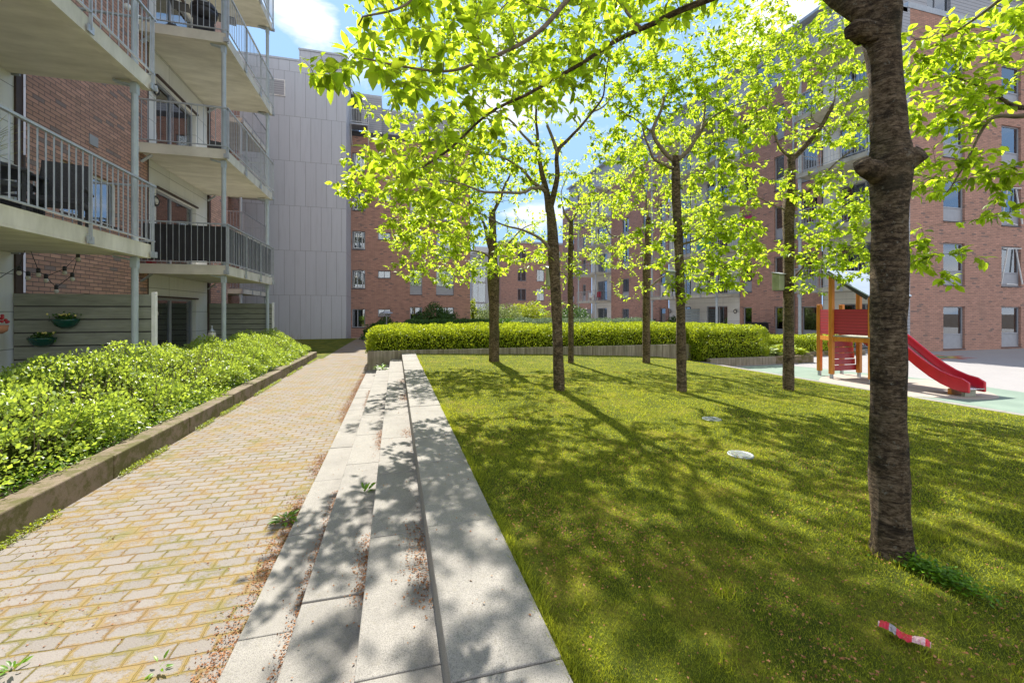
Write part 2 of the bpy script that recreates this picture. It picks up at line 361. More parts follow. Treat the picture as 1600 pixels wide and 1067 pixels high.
def leaves(base, d, nrm, length, width, detail=True):
    """arrays -> verts, tri faces of folded leaves"""
    d = unit(d); s = unit(np.cross(d, nrm)); n = np.cross(s, d); l = length[:, None]; w = width[:, None]*.5
    cnt = len(base)
    if detail:
        droop = -n*l*.10
        cols = [base, base+d*l*.35+n*0, base+d*l*.7+droop*.5, base+d*l+droop*1.6,
                base+d*l*.28-s*w*.85+n*w*.35, base+d*l*.66-s*w*.8+n*w*.3+droop*.5,
                base+d*l*.28+s*w*.85+n*w*.35, base+d*l*.66+s*w*.8+n*w*.3+droop*.5]
        tri = [(0,1,4),(4,1,2),(4,2,5),(5,2,3),(0,6,1),(6,2,1),(6,7,2),(7,3,2)]
    else:
        cols = [base, base+d*l, base+d*l*.5-s*w+n*w*.3, base+d*l*.5+s*w+n*w*.3]
        tri = [(0,1,2),(0,3,1)]
    k = len(cols); V = np.stack(cols, 1).reshape(-1, 3)
    T = (np.array(tri)[None]+(np.arange(cnt)*k)[:, None, None]).reshape(-1, 3)
    return V, T
# ================================================================ setting
def zl(x):  # lawn height falls away from the steps
    xs = [-50, .53, 4, 8.3, 9.5]; zs = [.43, .43, .33, .14, -.04]
    return float(np.interp(x, xs, zs))
def zp(y): return float(np.interp(y, [14, 30], [0, -.15]))
def sheet(name, mat, xs, ys, zf):
    mb = MB(); nx = len(xs)
    for y in ys:
        for x in xs: mb.v.append((x, y, zf(x, y)))
    for j in range(len(ys)-1):
        for i in range(nx-1):
            a = j*nx+i; mb.f.append((a, a+1, a+1+nx, a+nx))
    return struct(name, mb, mat)
ls = lambda a, b, n: [a+(b-a)*i/(n-1) for i in range(n)]
sheet('ground', 'soil', [-400, 400], [-400, 400], lambda x, y: -.32)
sheet('path', 'paver', ls(-2.62, -.70, 3), [-6, 12, 14]+ls(15, 30, 8), lambda x, y: zp(y))
sheet('path_far', 'paver', [-2.42, 30], [30, 33.1], lambda x, y: -.156)
sheet('far_lawn', 'turf', ls(-9.5, -2.42, 6), ls(15.9, 30, 10), lambda x, y: zp(y)-.015 if x < -2.5 else zp(y)+.004)
def lawn_z(x, y): return zl(x)+.012*noise.noise(Vector((x*1.3, y*1.3, 0)))*(1 if x > .7 else 0)
sheet('lawn', 'turf', ls(.52, 9.5, 50), ls(-6, 12.25, 70), lawn_z)
sheet('playground_paving', 'asphalt', [9.5, 9.9, 60], [-12, 33.1, 70], lambda x, y: -.15)
# green rubber safety surface with a wavy border
def blob(name, mat, cx, cy, rx, ry, z, wob=.12, seed=0):
    mb = MB(); n = 60
    pts = [(cx, cy, z)]
    for i in range(n):
        a = 2*math.pi*i/n; k = 1+wob*noise.noise(Vector((math.cos(a)*1.3+seed, math.sin(a)*1.3, seed)))
        pts.append((max(9.72, cx+rx*k*math.cos(a)), cy+ry*k*math.sin(a), z))
    return struct(name, mb.add(pts, [(0, i+1, (i+1) % n+1) for i in range(n)]), mat)
blob('rubber_surface', 'rubber', 11.2, 7.2, 1.9, 4.2, -.146, .3, 2)
blob('pale_rubber_surface', 'rubberpink', 11.4, 7.4, 1.5, 1.4, -.142, .5, 5)
# painted playground star on the paving
for k, (c, r0) in enumerate([((.45, .08, .06), 1.15), ((.5, .42, .1), .8), ((.1, .25, .16), .45)]):
    M['paint%d' % k] = simple('ground_paint_%d' % k, c, tuple(x*.7 for x in c), 6, .8)
    pts = []
    for i in range(16):
        a = 2*math.pi*i/16; r = r0*(1 if i % 2 == 0 else .55); pts.append((20.2+r*math.cos(a)*1.3, 11.6+r*math.sin(a)*.8, -.146+.004*k))
    struct('paving_paint', MB().add(pts, [tuple(range(16))]), 'paint%d' % k)
mb = MB()
for k in range(22): mb.box(9.45, 9.62, -5+k*.8+.004, -5+(k+1)*.8-.004, -.3, -.02)
tag(mb.build('edging', 'granite', bevel=.006), 'straight pale concrete edging between the lawn and the playground', 'edging')
# stepped bench of granite slabs
st = thing('stone_steps', (-.1, 0, 0), 'pale granite steps running beside the paved path up to the lawn', 'steps')
for (x0, x1, z0, z1, off, yend) in [(-.735, -.40, -.2, .022, .33, 12.2), (-.452, -.09, -.2, .15, .33, 12.2), (-.142, .24, -.2, .295, .60, 12.2), (.165, .535, -.2, .45, .33, 12.2)]:
    mb = MB(); y = -4+off
    while y < yend:
        y1 = min(y+1.0, yend); mb.box(x0, x1, y+.003, y1-.003, z0, z1+random.uniform(-.003, .003)); y = y1
    mb.build('tread', 'granite', st, bevel=.006)
# planter walls
def wall_thing(name, x0, x1, y0, y1, z0, z1, mat, label, cat, seg=0, bev=.012):
    mb = MB()
    if seg:
        if x1-x0 > y1-y0:
            n = max(1, round((x1-x0)/seg)); e = [x0+(x1-x0)*i/n for i in range(n+1)]
            for i in range(n): mb.box(e[i]+.003, e[i+1]-.003, y0, y1, z0, z1+random.uniform(-.006, .006))
        else:
            n = max(1, round((y1-y0)/seg)); e = [y0+(y1-y0)*i/n for i in range(n+1)]
            for i in range(n): mb.box(x0+random.uniform(-.005, .005), x1, e[i]+.003, e[i+1]-.003, z0, z1+random.uniform(-.008, .008))
    else: mb.box(x0, x1, y0, y1, z0, z1)
    return tag(mb.build(name, mat, bevel=bev), label, cat)
wall_thing('kerb_wall', -2.80, -2.60, -6, 15.9, -.2, .225, 'kerb', 'mossy low concrete wall along the left edge of the paved path', 'kerb wall', 1.6)
wall_thing('kerb_wall', -4.3, -2.80, 15.72, 15.9, -.2, .215, 'kerb', 'short end of the mossy shrub bed wall beside the far lawn', 'kerb wall')
wall_thing('planter_wall', -.74, 9.53, 12.2, 12.4, -.3, .52, 'board', 'long board-marked concrete planter wall under the bright clipped hedge', 'planter wall', 3.4)
wall_thing('planter_wall', -.74, -.55, 12.4, 15.6, -.3, .515, 'board', 'concrete planter side wall facing the paved path', 'planter wall')
wall_thing('planter_wall', 9.34, 9.53, 12.4, 14.6, -.3, .515, 'board', 'concrete planter end wall under the hedge near the bird box trees', 'planter wall')
wall_thing('low_planter_wall', 9.66, 12.25, 11.45, 11.63, -.3, .10, 'board', 'low concrete wall below the rounded right end of the hedge', 'planter wall', 1.3)
wall_thing('hosta_wall', 12.255, 13.9, 11.47, 11.65, -.3, .105, 'kerb', 'low concrete wall in front of the broad-leaved hosta bed', 'planter wall', 0)
wall_thing('border_wall', 13.9, 18.6, 13.1, 13.25, -.3, .02, 'kerb', 'low kerb wall under the hedge behind the play tower', 'planter wall', 1.6)
bed = MB().box(-.55, 9.34, 12.4, 15.6, -.3, .46).box(9.66, 13.8, 11.63, 13.1, -.3, .06).box(13.8, 18.6, 13.25, 15, -.3, -.03).box(-4.3, -2.8, -6, 15.72, -.2, .17)
struct('planting_soil', bed, 'soil')
struct('terrace_paving', MB().box(-5.85, -4.3, -6, 17.5, -.3, -.06).box(-9.3, -4.3, 17.5, 30, -.3, -.17), 'asphalt')
# round covers in the lawn
def cover(x, y, r, label):
    t = thing('inspection_cover', (x, y, lawn_z(x, y)+.001), label, 'cover')
    MB().lathe([(r, -.03), (r, .004), (r*.97, .010), (r*.86, .010), (r*.84, .005)], ORG[t.name], 28).build('rim', 'cover', t, True)
    m = MB(); m.lathe([(r*.83, .0), (r*.83, .007)], ORG[t.name], 28)
    for k in range(-3, 4):
        w = math.sqrt(max(0, (r*.7)**2-(k*r*.2)**2)); m.box(x-w, x+w, y+k*r*.2-.006, y+k*r*.2+.006, ORG[t.name][2]+.006, ORG[t.name][2]+.011)
    m.build('lid', 'cover', t)
cx, cy, _ = P(1157, 719, 668*1.28/232); cover(cx, cy, .105, 'round grey metal cover set in the lawn nearer the camera')
cx, cy, _ = P(1112, 659, 668*1.29/172); cover(cx, cy, .105, 'round pale metal cover half hidden by leaves farther up the lawn')

# ================================================================ facades
def pt(ax, c, u, z, off, s):  # off = metres inward from the face; s = outward sign
    return (c-s*off, u, z) if ax == 'x' else (u, c-s*off, z)
def facade(parent, mat, ax, c, s, u0, u1, z0, z1, holes=(), depth=.14, name='wall'):
    us = sorted({u0, u1, *[h[0] for h in holes], *[h[1] for h in holes]}); zs = sorted({z0, z1, *[h[2] for h in holes], *[h[3] for h in holes]})
    us = [u for u in us if u0 <= u <= u1]; zs = [z for z in zs if z0 <= z <= z1]
    mb = MB()
    for i in range(len(us)-1):
        for j in range(len(zs)-1):
            um = (us[i]+us[i+1])/2; zm = (zs[j]+zs[j+1])/2
            if any(h[0] < um < h[1] and h[2] < zm < h[3] for h in holes): continue
            mb.quad(pt(ax, c, us[i], zs[j], 0, s), pt(ax, c, us[i+1], zs[j], 0, s), pt(ax, c, us[i+1], zs[j+1], 0, s), pt(ax, c, us[i], zs[j+1], 0, s))
    for h in holes:
        a, b, d, e = h[:4]
        for (p, q) in (((a, d), (b, d)), ((b, d), (b, e)), ((b, e), (a, e)), ((a, e), (a, d))):
            mb.quad(pt(ax, c, *p, 0, s), pt(ax, c, *q, 0, s), pt(ax, c, *q, depth, s), pt(ax, c, *p, depth, s))
    return mb.build(name, mat, parent)
def abox(mb, ax, c, s, u0, u1, z0, z1, o0, o1):
    if ax == 'x': mb.box(c-s*o0, c-s*o1, u0, u1, z0, z1)
    else: mb.box(u0, u1, c-s*o0, c-s*o1, z0, z1)
def window(parent, ax, c, s, h, style='panel', fm='frame', curtain=.5, seedr=None, open_=False, trim='darkframe'):
    u0, u1, z0, z1 = h[:4]; w = .055; D = .09
    m = MB()
    abox(m, ax, c, s, u0+.004, u0+w, z0+.004, z1-.004, D, D+.07); abox(m, ax, c, s, u1-w, u1-.004, z0+.004, z1-.004, D, D+.07)
    abox(m, ax, c, s, u0+w, u1-w, z0+.004, z0+w, D, D+.07); abox(m, ax, c, s, u0+w, u1-w, z1-w, z1-.004, D, D+.07)
    panes = [(u0+w, u1-w, z0+w, z1-w)]; zz = z0
    if style in ('panel', 'twin'):
        zz = z0+(z1-z0)*.34
        abox(m, ax, c, s, u0+w, u1-w, zz-w/2, zz+w/2, D-.002, D+.068); panes = [(u0+w, u1-w, zz+w/2, z1-w)]
    if style in ('twin', 'split'):
        um = u0+(u1-u0)*(.42 if style == 'split' else .5); a = panes[0]
        abox(m, ax, c, s, um-w/2, um+w/2, a[2], a[3], D-.004, D+.066); panes = [(a[0], um-w/2, a[2], a[3]), (um+w/2, a[1], a[2], a[3])]
    if style == 'cross':
        um = (u0+u1)/2; abox(m, ax, c, s, um-w/2, um+w/2, z0+w, z1-w, D-.004, D+.066)
    fr = m.build('window', fm, parent, bevel=0)
    t = MB(); abox(t, ax, c, s, u0-.02, u1+.02, z0-.035, z0-.001, -.035, .088); t.build('sill', trim, fr)
    if style in ('panel', 'twin'):
        t = MB(); abox(t, ax, c, s, u0+w, u1-w, z0+w, zz-w/2, D+.02, D+.05); t.build('panel', fm, fr)
    for a in panes:
        t = MB(); abox(t, ax, c, s, a[0], a[1], a[2], a[3], D+.03, D+.04); t.build('pane', 'glass', fr)
    t = MB(); a = (u0, u1, z0, z1)
    t.quad(pt(ax, c, u0, z0, .7, s), pt(ax, c, u1, z0, .7, s), pt(ax, c, u1, z1, .7, s), pt(ax, c, u0, z1, .7, s))
    for (p, q) in (((u0, z0), (u1, z0)), ((u1, z0), (u1, z1)), ((u1, z1), (u0, z1)), ((u0, z1), (u0, z0))):
        t.quad(pt(ax, c, *p, D+.07, s), pt(ax, c, *q, D+.07, s), pt(ax, c, *q, .7, s), pt(ax, c, *p, .7, s))
    t.build('interior', 'interior', fr)
    if curtain > random.random():
        t = MB(); n = 24; side = random.choice([0, 1, 2]); cw = (u1-u0)*random.uniform(.3, .5)
        rr = [(u0+w, u1-w)] if side == 2 else ([(u0+w, u0+w+cw)] if side == 0 else [(u1-w-cw, u1-w)])
        ztop = z1-w; zbot = (zz if style in ('panel', 'twin') else z0+w) if side != 2 else z1-(z1-z0)*random.uniform(.3, .62)
        for (p, q) in rr:
            for k in range(n):
                ua = p+(q-p)*k/n; ub = p+(q-p)*(k+1)/n; oa = .24+.025*math.sin(k*2.2); ob = .24+.025*math.sin((k+1)*2.2)
                if side == 2: oa = ob = .22
                t.quad(pt(ax, c, ua, zbot, oa, s), pt(ax, c, ub, zbot, ob, s), pt(ax, c, ub, ztop, ob, s), pt(ax, c, ua, ztop, oa, s))
        t.build('blind' if side == 2 else 'curtain', 'curtain', fr)
    if open_:   # tilted casement
        t = MB(); 
        for (p, q) in (((u0+.1, z0+.1), (u1-.15, z0+.1)), ((u1-.15, z0+.1), (u1-.25, z1-.1)), ((u1-.25, z1-.1), (u0+.2, z1-.1)), ((u0+.2, z1-.1), (u0+.1, z0+.1))):
            t.bar(pt(ax, c, *p, -.12, s), pt(ax, c, *q, .06, s), .04)
        t.build('open_casement', 'white', fr)
    return fr
def balcony(parent, X0, Xw, Y0, Y1, zb, sides=(True, True), cols=(), thick=.20, pitch=.125, screen=None, colz=None, rails=True, braced=False, colr=.062, lip=True):
    """slab between facade Xw and front X0, with railing round it; zb = underside"""
    s = 1 if X0 > Xw else -1; zt = zb+thick
    sl = MB().box(Xw, X0, Y0, Y1, zb, zt)
    if lip: sl.box(X0-.13*s, X0, Y0, Y1, zb-.035, zb-.001).box(Xw, X0-.13*s, Y0, Y0+.1, zb-.035, zb-.001)
    b = sl.build('balcony', 'soffit' if lip else 'concrete', parent)
    if rails:
        m = MB(); xo = X0+s*.035; runs = [((xo, Y0-.035), (xo, Y1+.035))]
        if sides[0]: runs.append(((Xw+s*.02, Y0-.035), (xo, Y0-.035)))
        if sides[1]: runs.append(((Xw+s*.02, Y1+.035), (xo, Y1+.035)))
        h = 1.0
        for (a, c) in runs:
            a = Vector((*a, 0)); c = Vector((*c, 0)); ln = (c-a).length; d = (c-a)/ln
            top = Vector((0, 0, zt+h)); bot = Vector((0, 0, zt+.06))
            m.bar(a+top-d*.02, c+top+d*.02, .045, .03); m.bar(a+bot, c+bot, .03, .02)
            n = max(1, round(ln/pitch))
            for k in range(1, n): q = a+d*(ln*k/n); m.bar(q+bot, q+top, .012)
            npst = max(1, round(ln/1.35))
            for k in range(npst+1):
                q = a+d*(ln*k/npst)*.98+d*ln*.01; m.bar(q+Vector((0, 0, zt-.17)), q+top, .04, .012, up=(d.x, d.y, 0)) 
                m.bar(q+Vector((0, 0, zt-.17))-d*.06, q+Vector((0, 0, zt-.17))+d*.06, .02, .10)
        m.build('railing', 'zinc', b)
    for (cx, cy) in cols:
        m = MB(); m.tube([(cx, cy, colz if colz is not None else zb-2.65), (cx, cy, zb-.04)], colr, 14)
        m.bar((cx, cy, zb-.10), (cx-s*.28, cy, zb-.042), .09, .03); m.bar((cx, cy, zb-.22), (cx, cy, zb-.05), colr*2.0, colr*2.0)
        m.build('column', 'column', b, False)
    return b
def lamp_ring(loc, s, label):
    t = thing('wall_lamp', loc, label, 'wall lamp', 'round black wall lamps')
    m = MB(); x, y, z = loc
    pts = [(x+s*.05, y+.12*math.cos(a), z+.12*math.sin(a)) for a in [2*math.pi*k/18 for k in range(19)]]
    m.tube(pts, .022, 8, False).box(x, x+s*.05, y-.05, y+.05, z-.012, z+.012)
    m.build('ring', 'black', t)
    MB().sphere((x+s*.05, y, z), .085, 12, 8, (.5, 1, 1)).build('globe', 'bulb', t, True)

# ---------------------------------------------------------------- left brick building
LB = thing('apartment_building', (-5.85, 8, 0), 'left red brick apartment block with stacked concrete balconies and white loggia walls', 'building')
XW, XF, ST_ = -5.85, -4.02, 2.85
zs = [2.54+ST_*k for k in range(5)]           # slab undersides
# brick pier with small windows, at the end of each flat
holes = [(9.6, 11.35, 3.42+ST_*k, 4.38+ST_*k) for k in range(1)]
facade(LB, 'brick_old', 'x', XW, 1, 8.86, 12.42, -.3, 17.4, holes)
for h in holes[:2]: window(LB, 'x', XW, 1, h, 'split', 'white', 1.0, trim='brown')
facade(LB, 'brick_old', 'x', XW, 1, 16.15, 17.6, -.3, 17.4)
facade(LB, 'brick_old', 'y', 17.6, 1, -9.3, XW, -.3, 17.4)
facade(LB, 'brick_old', 'x', -9.3, 1, 17.6, 30.0, -.3, 17.4)
# white loggia walls with glazed doors
for (a, b) in ((3.0, 8.72), (12.55, 16.02)):
    hs = []
    for k in range(5):
        zf = (-.06 if k == 0 else zs[k-1]+.2)
        hs.append((12.95, 15.2, zf+.03, zf+2.02) if a > 10 else (4.5, 7.2, zf+.03, zf+2.02))
    facade(LB, 'whitepanel', 'x', XW-.06, 1, a, b, -.3, 17.4, hs)
    for k, h in enumerate(hs[:4]): 
        window(LB, 'x', XW-.06, 1, h, 'split', 'frame', 1.0 if k else 0, trim='brown')
        t = MB(); t.box(XW-.06, XW+.0, h[0]-.05, h[1]+.05, h[3]+.005, h[3]+.05); t.build('lintel', 'brown', LB)
m = MB()
for (a, b) in ((8.72, 8.86), (12.42, 12.55), (16.02, 16.15)): m.box(XW-.07, XW-.03 if a < 16 else XW-.01, a, b, -.3, 17.4)
m.build('downpipe_recess', 'brown', LB)
for k in range(5):
    balcony(LB, XF, XW-.05, 4.0, 8.64, zs[k], (False, True), cols=((-4.13, 8.40),) , colz=(-.1 if k == 0 else zs[k-1]+.2), colr=.046)
    bb = balcony(LB, XF, XW-.05, 12.0, 16.05, zs[k], (True, True), cols=((-4.12, 12.14), (-4.12, 15.9)), colz=(-.1 if k == 0 else zs[k-1]+.2), colr=.05)
    for y in (12.15, 15.9): MB().bar((XW+.0, y, zs[k]-.22), (XW+.22, y, zs[k]-.04), .1, .02).build('bracket', 'zinc', bb)
    if k == 0:
        m = MB(); n = 30
        for (p, q, ax) in ((-5.75, -4.0, 'y'), (12.02, 12.12, 'x')):
            if ax == 'y':
                for j in range(n):
                    xa = p+(q-p)*j/n; xb = p+(q-p)*(j+1)/n
                    m.quad((xa, 12.02+.012*math.sin(j*1.1), 2.83), (xb, 12.02+.012*math.sin((j+1)*1.1), 2.83), (xb, 12.02+.012*math.sin((j+1)*1.3), 3.69), (xa, 12.02+.012*math.sin(j*1.3), 3.69))
        for j in range(60):
            ya = 12.05+3.95*j/60; yb = 12.05+3.95*(j+1)/60
            m.quad((XF-.02+.01*math.sin(j*1.1), ya, 2.83), (XF-.02+.01*math.sin(j*1.1+1.1), yb, 2.83), (XF-.02+.01*math.sin(j*1.1+1.1), yb, 3.69), (XF-.02+.01*math.sin(j*1.1), ya, 3.69))
        m.build('wind_screen', 'screen', bb)
for k in range(4):   # recessed balconies beyond
    balcony(LB, -7.4, -9.3, 24.2, 28.6, zs[k], (True, True), cols=((-7.5, 24.3), (-7.5, 28.5)), colz=(-.17 if k == 0 else zs[k-1]+.2), pitch=.14)
    window(LB, 'x', -9.28, 1, (25, 26.6, zs[k]+.25, zs[k]+2.1), 'split', 'white', 1)
# vent in the brick pier
MB().box(XW, XW+.02, 10.35, 10.6, 4.92, 5.12).build('vent_grille', 'frame', LB)
lamp_ring((XW-.06, 12.84, 7.22), 1, 'black ring wall lamp on the white wall below the second left balcony from the top')
lamp_ring((XW-.06, 12.84, 4.40), 1, 'black ring wall lamp above the balcony with the dark fabric screen')
lamp_ring((XW-.06, 12.84, 1.55), 1, 'black ring wall lamp beside the ground floor glazed door on the left')

# ---------------------------------------------------------------- grey panelled block and brick block behind
GB = thing('grey_building', (-8, 30, 0), 'tall windowless block clad in grey vertical panels at the end of the path', 'building')
facade(GB, 'greypanel', 'y', 30, -1, -24, -3.13, -.3, 17.6)
facade(GB, 'greypanel', 'x', -3.13, 1, 30, 44, -.3, 17.6)
m = MB().box(-5.95, -3.13, 30, 40, 17.6, 18.35); m.build('roof', 'greypanel', GB)
MB().box(-24, -5.95, 29.97, 30.3, 17.6, 17.72).box(-6.0, -3.10, 29.96, 30.3, 18.35, 18.47).build('coping', 'zinc', GB)
MB().box(-24, -3.13, 30.1, 44, 17.3, 17.58).build('roof', 'zinc', GB)
vt = MB().box(-7.75, -6.75, 29.955, 30.0, 15.25, 16.3).build('vent_grille', 'white', GB)
MB().box(-7.68, -6.82, 29.94, 29.96, 15.32, 16.23).build('louvre', 'louvre', vt)
BB = thing('brick_building', (1, 33.1, 0), 'red brick block with small windows and metal penthouse behind the hedge', 'building')
rows = [13.0-.02-2.85*k for k in range(5)]
d33 = 31.9
hs = []
zr = [(363-67*0, 391), ]
def zpix(y, d=31.7): return EYE-(y-487)*d/F
for k in range(5):
    zt_ = zpix(483-60*k, 31.7)
    hs.append((-3.05, -2.15, zt_-1.35, zt_, 'split'))
    hs.append((-1.25, -.35, zt_-.55, zt_, 'one'))
    hs.append((1.05, 1.95, zt_-1.75, zt_+.15, 'panel'))
    hs.append((3.0, 4.35, zt_-1.75, zt_+.15, 'panel'))
facade(BB, 'brick', 'y', 33.1, -1, -3.13, 5.64, -.3, 14.4, [h[:4] for h in hs])
facade(BB, 'brick', 'x', 5.64, 1, 33.1, 46, -.3, 14.4)
for i, h in enumerate(hs): window(BB, 'y', 33.1, -1, h, 'cross' if h[4] == 'one' else h[4], 'frame', .4, open_=(i % 4 == 0 and i > 0))
MB().box(-3.13, 5.68, 33.06, 46, 14.4, 14.75).build('coping', 'darkframe', BB)
facade(BB, 'rib', 'y', 34.6, -1, -1.0, 5.64, 14.75, 17.2, name='penthouse'); facade(BB, 'rib', 'y', 33.5, -1, -2.4, -1.0, 14.75, 17.6, name='penthouse')
facade(BB, 'rib', 'x', -1.0, 1, 33.5, 34.6, 14.75, 17.6, name='penthouse')
MB().box(-2.4, 5.64, 34.6, 45, 17.2, 17.3).box(-3.13, -1.0, 33.5, 40, 17.6, 17.75).build('roof', 'zinc', BB)
window(BB, 'y', 34.58, -1, (3.2, 4.4, 15.0, 16.6), 'split')
b = MB().box(-3.1, -1.9, 32.1, 33.06, 14.85, 14.95).build('balcony', 'zinc', BB)
m = MB()
for (a, c) in (((-3.1, 32.1), (-1.9, 32.1)), ((-1.9, 32.1), (-1.9, 33.06))):
    m.bar((*a, 15.95), (*c, 15.95), .04); m.bar((*a, 15.05), (*c, 15.05), .03)
    for k in range(12): q = [a[i]+(c[i]-a[i])*k/11 for i in (0, 1)]; m.bar((*q, 15.0), (*q, 15.95), .02)
m.bar((-1.9, 32.15, 14.85), (-1.9, 33.06, 13.7), .05).bar((-3.05, 32.15, 14.85), (-3.05, 33.06, 13.7), .05)
m.build('railing', 'white', b)

# ---------------------------------------------------------------- right building
RB = thing('apartment_building', (21, 20, 0), 'right red brick apartment block with balconies behind the trees and playground', 'building')
XR, XRF = 21.0, 19.3
fz = lambda k: -.12+2.85*k
def segment(y0, y1, mat, wins, style='panel', cur=.5, c=XR, depth=.14):
    hs = [(a, b, fz(k)+.06+lo, fz(k)+lo+hh) for k in range(5) for (a, b, lo, hh) in wins]
    facade(RB, mat, 'x', c, -1, y0, y1, -.3, 14.5, hs, depth)
    for h in hs: window(RB, 'x', c, -1, h, style, 'frame', cur)
segment(13.3, 16.9, 'whitepanel', [(14.0, 16.1, 0, 2.1)], 'split', c=XR+.06)
segment(16.9, 22.3, 'brick', [(17.15, 18.05, 0, 2.0), (19.1, 19.75, 0, 2.0), (21.35, 22.05, 0, 2.0)])
segment(22.3, 29.6, 'whitepanel', [(23.4, 25.4, 0, 2.1), (27.0, 28.6, 0, 2.1)], 'split', c=XR+.06)
segment(29.6, 39.0, 'brick', [(30.0, 30.8, 0, 2.0), (32.6, 33.4, 0, 2.0), (35.6, 36.9, 0, 2.0)])
segment(39.0, 43.5, 'whitepanel', [(40, 42.2, 0, 2.1)], 'split', c=XR+.06)
segment(43.5, 52, 'brick', [(45.0, 45.9, 0, 2.0), (48.3, 49.2, 0, 2.0)])
hs = [(a, b, fz(k)+.06, fz(k)+1.95) for k in range(5) for (a, b) in ((23.5, 24.9), (27.4, 28.8), (31.3, 32.7))]
facade(RB, 'brick', 'y', 13.3, -1, 21.45, 36, -.3, 14.7, hs, .16)
for i, h in enumerate(hs): window(RB, 'y', 13.3, -1, h, 'panel', 'frame', .7, open_=(i in (4, 7)))
facade(RB, 'louvre', 'y', 13.3, -1, 21.0, 21.45, -.3, 14.7, name='louvre_panel')
MB().box(20.97, 21.3, 13.3, 52, 14.5, 14.75).box(21.3, 36, 13.27, 13.6, 14.7, 14.95).build('coping', 'zinc', RB)
facade(RB, 'rib', 'x', 21.9, -1, 13.9, 52, 14.5, 17.5, [(20.5, 22, 14.8, 16.9), (26, 27.5, 14.8, 16.9)], name='penthouse')
facade(RB, 'rib', 'y', 14.2, -1, 21.9, 36, 14.7, 17.5, [(24, 25.6, 14.9, 16.9)], name='penthouse')
window(RB, 'x', 21.9, -1, (20.5, 22, 14.8, 16.9), 'split'); window(RB, 'x', 21.9, -1, (26, 27.5, 14.8, 16.9), 'split'); window(RB, 'y', 14.2, -1, (24, 25.6, 14.9, 16.9), 'split')
MB().box(21.5, 36, 13.8, 52, 17.5, 17.65).build('roof', 'zinc', RB)
for k in range(1, 6):
    zb_ = fz(k)-.2
    balcony(RB, XRF, XR, 22.3, 29.6, zb_, (True, True), cols=((XRF+.1, 22.45), (XRF+.1, 25.95), (XRF+.1, 29.45)), colz=(-.15 if k == 1 else fz(k-1)), pitch=.15, lip=False, colr=.07)
    balcony(RB, XRF, XR, 13.45, 16.9, zb_, (False, True), cols=((XRF+.1, 16.75),), colz=(-.15 if k == 1 else fz(k-1)), pitch=.15, lip=False, colr=.07)
    balcony(RB, XRF, XR, 39.1, 43.5, zb_, (True, True), cols=((XRF+.1, 39.2), (XRF+.1, 43.4)), colz=(-.15 if k == 1 else fz(k-1)), pitch=.2, lip=False, colr=.07)
MB().tube([(20.93, 18.45, -.15), (20.93, 18.45, 14.5)], .05, 8).build('downpipe', 'zinc', RB)
for (y, z, l) in ((22.62, 1.62, 'black ring wall lamp by the ground floor door left of the right brick strip'), (22.62, 4.5, 'black ring wall lamp one floor up on the right building loggia'), (22.62, 13.0, 'black ring wall lamp on the top floor loggia of the right building'), (29.35, 1.62, 'black ring wall lamp at the far end of the ground floor loggia')):
    lamp_ring((XR, y, z), -1, l)
# slatted privacy screens on the right terraces
def screen_x(x0, x1, y, z0, z1, n, label, post=True, name='privacy_screen', mat='slat'):
    t = thing(name, ((x0+x1)/2, y, z0), label, 'fence'); m = MB(); h = (z1-z0)/n
    for k in range(n): m.box(x0, x1, y-.012, y+.012, z0+k*h+.011, z0+(k+1)*h-.011)
    m.build('boards', mat, t)
    m = MB()
    for x in (x0+.12, (x0+x1)/2, x1-.1): m.box(x-.03, x+.03, y+.013, y+.05, z0-.1, z1)
    m.build('batten', 'brown', t)
    if mat == 'slat': MB().box(x0+.02, x1-.01, y+.0125, y+.0145, z0+.02, z1-.02).build('backing', 'darkframe', t)  # dark sheet added to imitate the shade seen between the boards
    if post: MB().box(x1+.002, x1+.062, y-.035, y+.035, z0-.2, z1+.03).build('post', 'white', t, bevel=.004)
    return t
screen_x(XW, -4.00, 8.64, -.02, 1.90, 9, 'wide grey slatted privacy screen with two green flower pots')
screen_x(XW, -4.02, 16.05, -.02, 1.88, 11, 'farther grey slatted privacy screen next to the grey block')
screen_x(19.3, 21.0, 26.0, -.1, 1.8, 10, 'grey slatted screen between two ground terraces of the right building', False, mat='column')
screen_x(19.3, 21.0, 43.5, -.1, 1.9, 10, 'distant grey slatted screen at the far end of the right building', False, mat='column')

# ---------------------------------------------------------------- far buildings
FB = thing('brick_building', (20, 60, 0), 'distant red brick block seen between the tree trunks above the hedge', 'building')
hs = [(a, a+1.3, .4+2.85*k, 2.1+2.85*k) for k in range(4) for a in (17.2, 20.0, 22.6)]
facade(FB, 'brick', 'y', 60, -1, 14.6, 26, -.3, 11.6, hs)
for h in hs: window(FB, 'y', 60, -1, h, 'split', 'frame', .5)
hs = [(a, a+1.2, .4+2.85*k, 2.1+2.85*k) for k in range(4) for a in (62, 65)]
facade(FB, 'brick', 'x', 14.6, -1, 60, 72, -.3, 11.6, hs)
for h in hs: window(FB, 'x', 14.6, -1, h, 'split', 'frame', .5)
MB().box(14.5, 26, 59.9, 72, 11.6, 11.9).build('roof', 'zinc', FB)
FB2 = thing('apartment_block', (12, 66, 0), 'distant grey block with white balconies behind the round bushes', 'building')
facade(FB2, 'greypanel', 'y', 66, -1, 8, 16.5, -.3, 11)
for k in range(4):
    b = MB().box(11.5, 15.5, 64.8, 66, 2.4+2.7*k, 2.6+2.7*k).build('balcony', 'concrete', FB2)
    MB().box(11.5, 15.5, 64.75, 64.8, 2.6+2.7*k, 3.5+2.7*k).build('balcony_front', 'white', b)
    window(FB2, 'y', 66, -1, (12, 14.5, .3+2.7*k, 2.2+2.7*k), 'split', 'white', 1)
